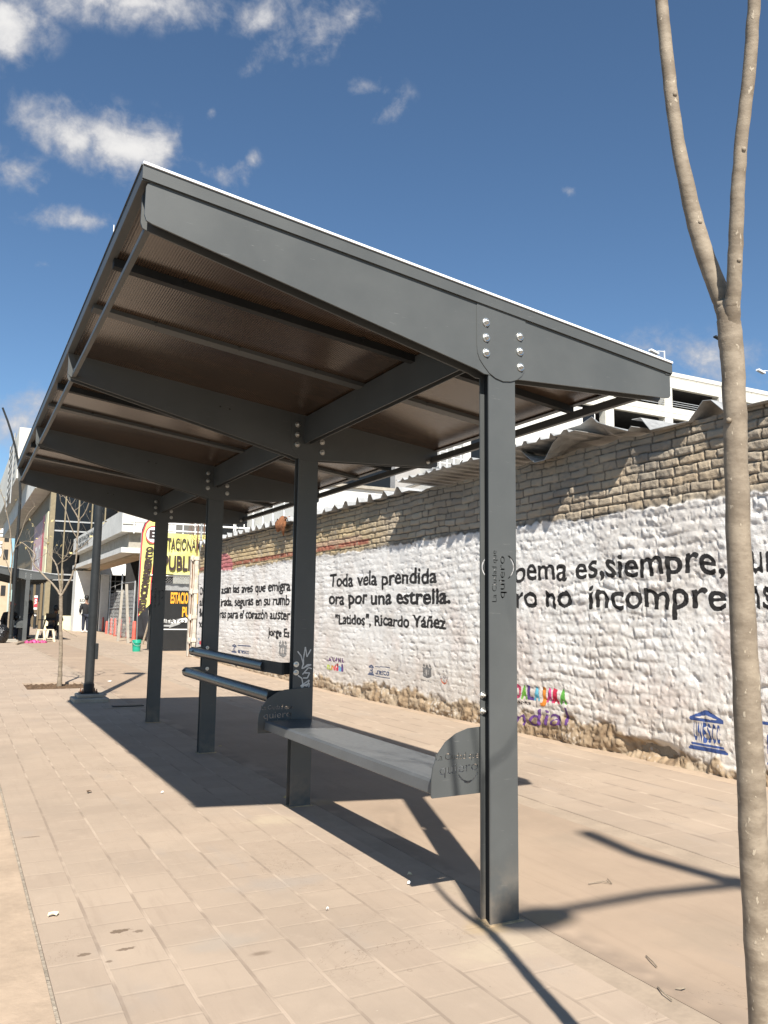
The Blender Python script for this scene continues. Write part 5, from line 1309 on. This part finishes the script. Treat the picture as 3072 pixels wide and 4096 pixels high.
# ------------------------------------------------------------------ people and street goods
def skin(name, pts, edges, radii, mat, parent, sub=1):
    off = wloc(parent)
    me = bpy.data.meshes.new(name); me.from_pydata([Vector(p) - off for p in pts], edges, [])
    o = bpy.data.objects.new(name, me); COL.objects.link(o)
    o.modifiers.new('s', 'SKIN')
    for i_, r_ in enumerate(radii): me.skin_vertices[0].data[i_].radius = (r_, r_) if not isinstance(r_, tuple) else r_
    me.skin_vertices[0].data[0].use_root = True
    sb = o.modifiers.new('u', 'SUBSURF'); sb.levels = sub; sb.render_levels = sub
    dg = bpy.context.evaluated_depsgraph_get(); dg.update()
    nm = bpy.data.meshes.new_from_object(o.evaluated_get(dg)); nm.name = name
    o.modifiers.clear(); o.data = nm; nm.materials.clear(); nm.materials.append(mat); o.parent = parent
    for p_ in nm.polygons: p_.use_smooth = True
    return o
def person(loc, label, rot=0, pose='stand', top=M_CLOTHK, legs=M_JEANS, H=1.7, hat=None, arms=None, bend=0.0, shoes=M_BLACK):
    g_ = Vector(loc); o = thing('person', g_, label, 'person')
    s = H / 1.7; cr_, sr_ = math.cos(rot), math.sin(rot)
    def L(x, y, z): return Vector((g_.x + (x * cr_ - y * sr_) * s, g_.y + (x * sr_ + y * cr_) * s, g_.z + z * s))
    hip = .90 if pose == 'stand' else .46
    by = bend
    def T(x, y, z):                                      # torso leans forward (+y local) by bend
        dz = z - hip; return L(x, y + dz * math.sin(by), hip + dz * math.cos(by))
    sh = hip + .50; hd = hip + .70
    if pose == 'stand': kn = [(-.09, .02, .48), (.10, .0, .48)]; an = [(-.10, 0, .08), (.11, 0, .08)]
    else: kn = [(-.13, .40, .47), (.14, .42, .47)]; an = [(-.14, .38, .08), (.16, .42, .08)]
    ar = arms or [((-.25, .0, sh - .28), (-.24, .10, sh - .50)), ((.25, .0, sh - .28), (.24, .10, sh - .50))]
    # body: one continuous surface
    pts = [L(0, 0, hip), T(0, 0, hip + .25), T(0, 0, sh - .05), T(0, 0, sh + .07), T(0, .02, hd), T(0, .03, hd + .13)]
    ed = [(0, 1), (1, 2), (2, 3), (3, 4), (4, 5)]; rd = [(.13, .10), (.12, .09), (.15, .10), .05, (.075, .09), (.07, .085)]
    for k_, sg in enumerate((-1, 1)):
        i_ = len(pts); pts += [T(sg * .18, 0, sh - .03), T(*ar[k_][0]), T(*ar[k_][1]), T(ar[k_][1][0], ar[k_][1][1] + .06, ar[k_][1][2] - .09)]; ed += [(2, i_), (i_, i_ + 1), (i_ + 1, i_ + 2), (i_ + 2, i_ + 3)]; rd += [.055, .042, .03, .028]
        i_ = len(pts); pts += [L(sg * .09, 0, hip - .04), L(*kn[k_]), L(*an[k_]), L(an[k_][0], an[k_][1] + .14, .035)]; ed += [(0, i_), (i_, i_ + 1), (i_ + 1, i_ + 2), (i_ + 2, i_ + 3)]; rd += [.085, .058, .04, .035]
    body = skin('body', pts, ed, rd, M_SKIN, o)
    pj = [L(0, 0, hip - .14), T(0, 0, hip + .2), T(0, 0, sh - .06), T(0, 0, sh + .03)]; ej = [(0, 1), (1, 2), (2, 3)]; rj = [(.20, .15), (.19, .15), (.20, .14), (.08, .08)]
    for k_, sg in enumerate((-1, 1)):
        i_ = len(pj); pj += [T(sg * .20, 0, sh - .05), T(*ar[k_][0]), T(*ar[k_][1])]; ej += [(2, i_), (i_, i_ + 1), (i_ + 1, i_ + 2)]; rj += [.09, .078, .062]
    skin('jacket', pj, ej, rj, top, o)
    pt = [L(0, 0, hip)]; et = []; rt_ = [(.145, .12)]
    for k_, sg in enumerate((-1, 1)):
        i_ = len(pt); pt += [L(sg * .09, 0, hip - .06), L(*kn[k_]), L(an[k_][0], an[k_][1], .10)]; et += [(0, i_), (i_, i_ + 1), (i_ + 1, i_ + 2)]; rt_ += [.12, .095, .08]
    skin('trousers', pt, et, rt_, legs, o)
    for k_ in (0, 1):
        skin('shoe', [L(an[k_][0], an[k_][1] - .05, .045), L(an[k_][0], an[k_][1] + .06, .04), L(an[k_][0], an[k_][1] + .17, .03)], [(0, 1), (1, 2)], [.045, .05, .035], shoes, o)
    c_ = T(0, .02, hd + .10)
    MB().lathe(c_ - (T(0, .03, hd) - T(0, 0, hd)), [(.0, .125), (.065, .11), (.095, .06), (.10, .0), (.092, -.07), (.06, -.10), (.0, -.10)], 14).build('hair', M_HAIR, o)
    # simple face: nose, brow line and ears on the head
    f_ = T(0, .125, hd + .03); MB().lathe(f_, [(.0, .025), (.014, -.01), (.0, -.02)], 6).build('nose', M_SKIN, o)
    mb = MB()
    for sg in (-1, 1): mb.lathe(T(sg * .035, .108, hd + .06), [(.0, .008), (.011, 0), (.0, -.008)], 6)
    mb.build('eyes', M_HAIR, o)
    if hat:
        MB().lathe(T(0, .02, hd + .13), [(.105, -.02), (.107, .03), (.08, .085), (.0, .105)], 16).build('cap', hat, o)
        MB().obox(T(0, .15, hd + .115), L(.17, 0, 0) - L(0, 0, 0), L(0, .13, 0) - L(0, 0, 0), Vector((0, 0, .012))).build('cap_peak', hat, o)
    return o
m1 = gp(339, 2530)
person(m1, 'person in black jacket and cap standing with back turned beside the lamp post', rot=rad(10), hat=M_BLACK, H=1.72, shoes=M_SHOE, arms=[((-.27, .02, 1.12), (-.22, .16, .95)), ((.27, .02, 1.12), (.22, .16, .95))])
s1 = gp(205, 2557)
person(s1, 'person in grey jacket seated bent over a small folding table', rot=rad(190), pose='sit', top=M_GREYC, bend=.55, arms=[((-.25, .16, .74), (-.10, .36, .74)), ((.25, .16, .74), (.10, .36, .74))])
m2 = gp(107, 2560); person(m2 + Vector((0, .9, 0)), 'person with pale belt standing behind the distant shelter post', rot=rad(-60), top=M_CLOTHK, H=1.7)
person(m2 + Vector((-.55, 1.6, 0)), 'person in red cap sitting near the lamp at far left', rot=rad(200), pose='sit', hat=M_RED, bend=.2)
b_ = m2 + Vector((0, .9, .92)); 
# folding table with laptop
tb_ = thing('folding_table', s1 + Vector((-.12, -.62, 0)), 'small dark folding table in front of the seated person', 'table')
c_ = s1 + Vector((-.12, -.55, 0))
MB().box((c_.x - .42, c_.y - .22, c_.z + .70), (c_.x + .42, c_.y + .22, c_.z + .725)).build('table_top', M_CLOTHK, tb_)
for sx_ in (-.3, .3):
    for k_ in (-1, 1): MB().tube([(c_.x + sx_, c_.y - .2 * k_, c_.z), (c_.x + sx_ * .6, c_.y + .2 * k_, c_.z + .70)], .014, 6).build('leg', M_LAMP, tb_)
o = thing('laptop', (c_.x, c_.y, c_.z + .725), 'dark laptop open on the folding table', 'laptop')
MB().box((c_.x - .18, c_.y - .12, c_.z + .726), (c_.x + .18, c_.y + .12, c_.z + .742)).build('keyboard', M_BLACK, o); MB().obox((c_.x, c_.y - .16, c_.z + .85), (.36, 0, 0), (0, .07, -.2), (0, .008, .004)).build('screen', M_BLACK, o)
def stool(px, py, label):
    g_ = gp(px, py); o = thing('plastic_stool', g_, label, 'stool', 'plastic stools by the vendor')
    H_ = .42; tw_, bw = .12, .17
    MB().box((g_.x - tw_, g_.y - tw_, g_.z + H_ - .03), (g_.x + tw_, g_.y + tw_, g_.z + H_)).build('seat', M_STOOL, o, bevel=.012)
    for sx_ in (-1, 1):
        for sy_ in (-1, 1):
            MB().add([(g_.x + sx_ * (tw_ - a_), g_.y + sy_ * (tw_ - b2_), g_.z + H_ - .031) for a_, b2_ in ((0, 0), (.075, 0), (.075, .02), (0, .075))] + [(g_.x + sx_ * (bw - a_), g_.y + sy_ * (bw - b2_), g_.z) for a_, b2_ in ((0, 0), (.055, 0), (.055, .02), (0, .055))],
                     [(0, 1, 2, 3), (7, 6, 5, 4), (0, 4, 5, 1), (1, 5, 6, 2), (2, 6, 7, 3), (3, 7, 4, 0)]).build('leg', M_STOOL, o)
    MB().box((g_.x - bw + .02, g_.y - bw + .005, g_.z + .10), (g_.x + bw - .02, g_.y - bw + .02, g_.z + .13)).build('cross_bar', M_STOOL, o)
stool(198, 2567, 'cream plastic stool right before the seated person'); stool(160, 2569, 'cream plastic stool beside the magenta bag')
g_ = gp(122, 2572); rr = random.Random(2); mb = MB()
for k_ in range(9): mb.lathe((g_.x + rr.uniform(-.15, .45), g_.y + rr.uniform(-.1, .1), g_.z), [(.08 * rr.uniform(.6, 1.3), 0), (.09, .03), (.05, .06 * rr.uniform(.7, 1.8)), (.0, .10)], 7)
o = mb.build('plastic_bag', M_MAGENTA); tag(o, 'crumpled magenta plastic bag on the ground by the stools', 'bag')
g_ = gp(8, 2572); mb = MB(); vs = []
me_ = bmesh.new(); bmesh.ops.create_icosphere(me_, subdivisions=3, radius=1)
for v in me_.verts:
    n_ = .18 * math.sin(v.co.x * 7 + v.co.z * 3) * math.sin(v.co.y * 6 + v.co.z * 5) + .06 * math.sin(v.co.x * 17) * math.sin(v.co.z * 15)
    v.co *= (1 + n_); v.co = Vector((v.co.x * .24 + g_.x - .06, v.co.y * .24 + g_.y, max(0, v.co.z * .32 + .26) + g_.z))
me = bpy.data.meshes.new('garbage_bag'); me_.to_mesh(me); me_.free(); me.materials.append(M_PLAST); o = bpy.data.objects.new('garbage_bag', me); COL.objects.link(o)
for p_ in me.polygons: p_.use_smooth = True
tag(o, 'shiny black rubbish bag at the far left beside the lamp base', 'bag')
g_ = gp(137, 2515); 
o = thing('steel_bollard', g_, 'slim grey bollard with white band behind the stools', 'bollard')
MB().lathe(g_, [(.08, 0), (.08, .85), (.07, .9)], 14).build('shaft', M_LAMP, o); MB().lathe((g_.x, g_.y, g_.z + .74), [(.083, 0), (.083, .08)], 14).build('band', M_WPRINT, o)
c_ = at(143, 2410, 44); o = thing('price_sign', (c_.x, 44, c_.z), 'narrow red and white hanging sign with a dollar mark', 'sign')
MB().box((c_.x - .075, 44, c_.z - .34), (c_.x + .075, 44.03, c_.z + .34)).build('board', M_WPRINT, o)
MB().box((c_.x - .075, 43.99, c_.z - .24), (c_.x + .075, 43.999, c_.z + .24)).build('red_panel', M_RED, o)
sign_text('dollar_mark', '$', M_WPRINT, o, lambda A, B, h: (A, 43.985, B), c_.x - .055, c_.x + .055, c_.z - .18, c_.z + .18, .03)
# stick debris and litter
def stick(pts, r_, label, mat=M_BARK, name='stick'):
    o = MB().tube(pts, r_, 6).build(name, mat); return tag(o, label, 'stick', 'dry sticks on the ground')
g1, g2 = gp(65, 2580), gp(160, 2556); stick([g1 + Vector((0, 0, .03)), g1.lerp(g2, .5) + Vector((0, 0, .06)), g2 + Vector((0, 0, .03))], .03, 'long dry branch lying before the distant shelter')
g1, g2 = gp(250, 2545), gp(308, 2546); stick([g1 + Vector((0, 0, .3)), g1.lerp(g2, .6) + Vector((0, 0, .1)), g2 + Vector((0, 0, .02))], .02, 'dry branch lying between the seated person and the standing man')
for k_, (pts, lab) in enumerate((([(2585, 3830), (2612, 3860), (2628, 3875)], 'thin twig on the tiles left of the sapling'), ([(2632, 3955), (2655, 3985), (2690, 4010)], 'twig near the lower right corner'), ([(2705, 3962), (2730, 3968), (2742, 3960)], 'short brown twig on the grey border'), ([(2355, 3540), (2410, 3534), (2448, 3540), (2430, 3525)], 'bent dry leaf stalk on the concrete band'))):
    P_ = [gp(*p_) + Vector((0, 0, .006 + .004 * (i_ % 2))) for i_, p_ in enumerate(pts)]
    stick(P_, .0022, lab)
def leaf(px, py, sz, label, mat=M_CREAM, rot=0):
    g_ = gp(px, py); rr = random.Random(px); vs = []; n = 9
    for k_ in range(n):
        a_ = k_ / n * 6.283; r_ = sz * (1 if k_ % 2 else .72) * rr.uniform(.8, 1.1); x, y = r_ * math.cos(a_), r_ * .55 * math.sin(a_)
        vs.append((g_.x + x * math.cos(rot) - y * math.sin(rot), g_.y + x * math.sin(rot) + y * math.cos(rot), g_.z + .005 + .012 * rr.random()))
    vs.append((g_.x, g_.y, g_.z + .018))
    o = mesh_obj('dry_leaf', vs, [(k_, (k_ + 1) % n, n) for k_ in range(n)], mat, None, None, False)
    o.modifiers.new('thickness', 'SOLIDIFY').thickness = .0012
    return tag(o, label, 'leaf', 'leaves and scraps on the pavement')
leaf(214, 3665, .026, 'cream curled leaf on the tiles at lower left', rot=.3)
leaf(1640, 3505, .022, 'pale leaf in the bench shadow', M_CREAM, .9); leaf(1636, 3540, .010, 'small white scrap in the bench shadow', M_WPRINT)
leaf(440, 2727, .05, 'white scrap on the path behind the lamp', M_WPRINT); leaf(650, 3175, .011, 'tiny pale scrap left of the shelter shadow', M_WPRINT); leaf(880, 2990, .02, 'small leaf in the shelter shade', M_LEAF)
leaf(355, 3172, .03, 'brown leaf crumb on the left tiles', M_SOIL, 1); leaf(1310, 3645, .007, 'white speck on the tiles before the bench', M_WPRINT)
leaf(1140, 3195, .02, 'small brown leaf near the second post foot', M_LEAF, .5)
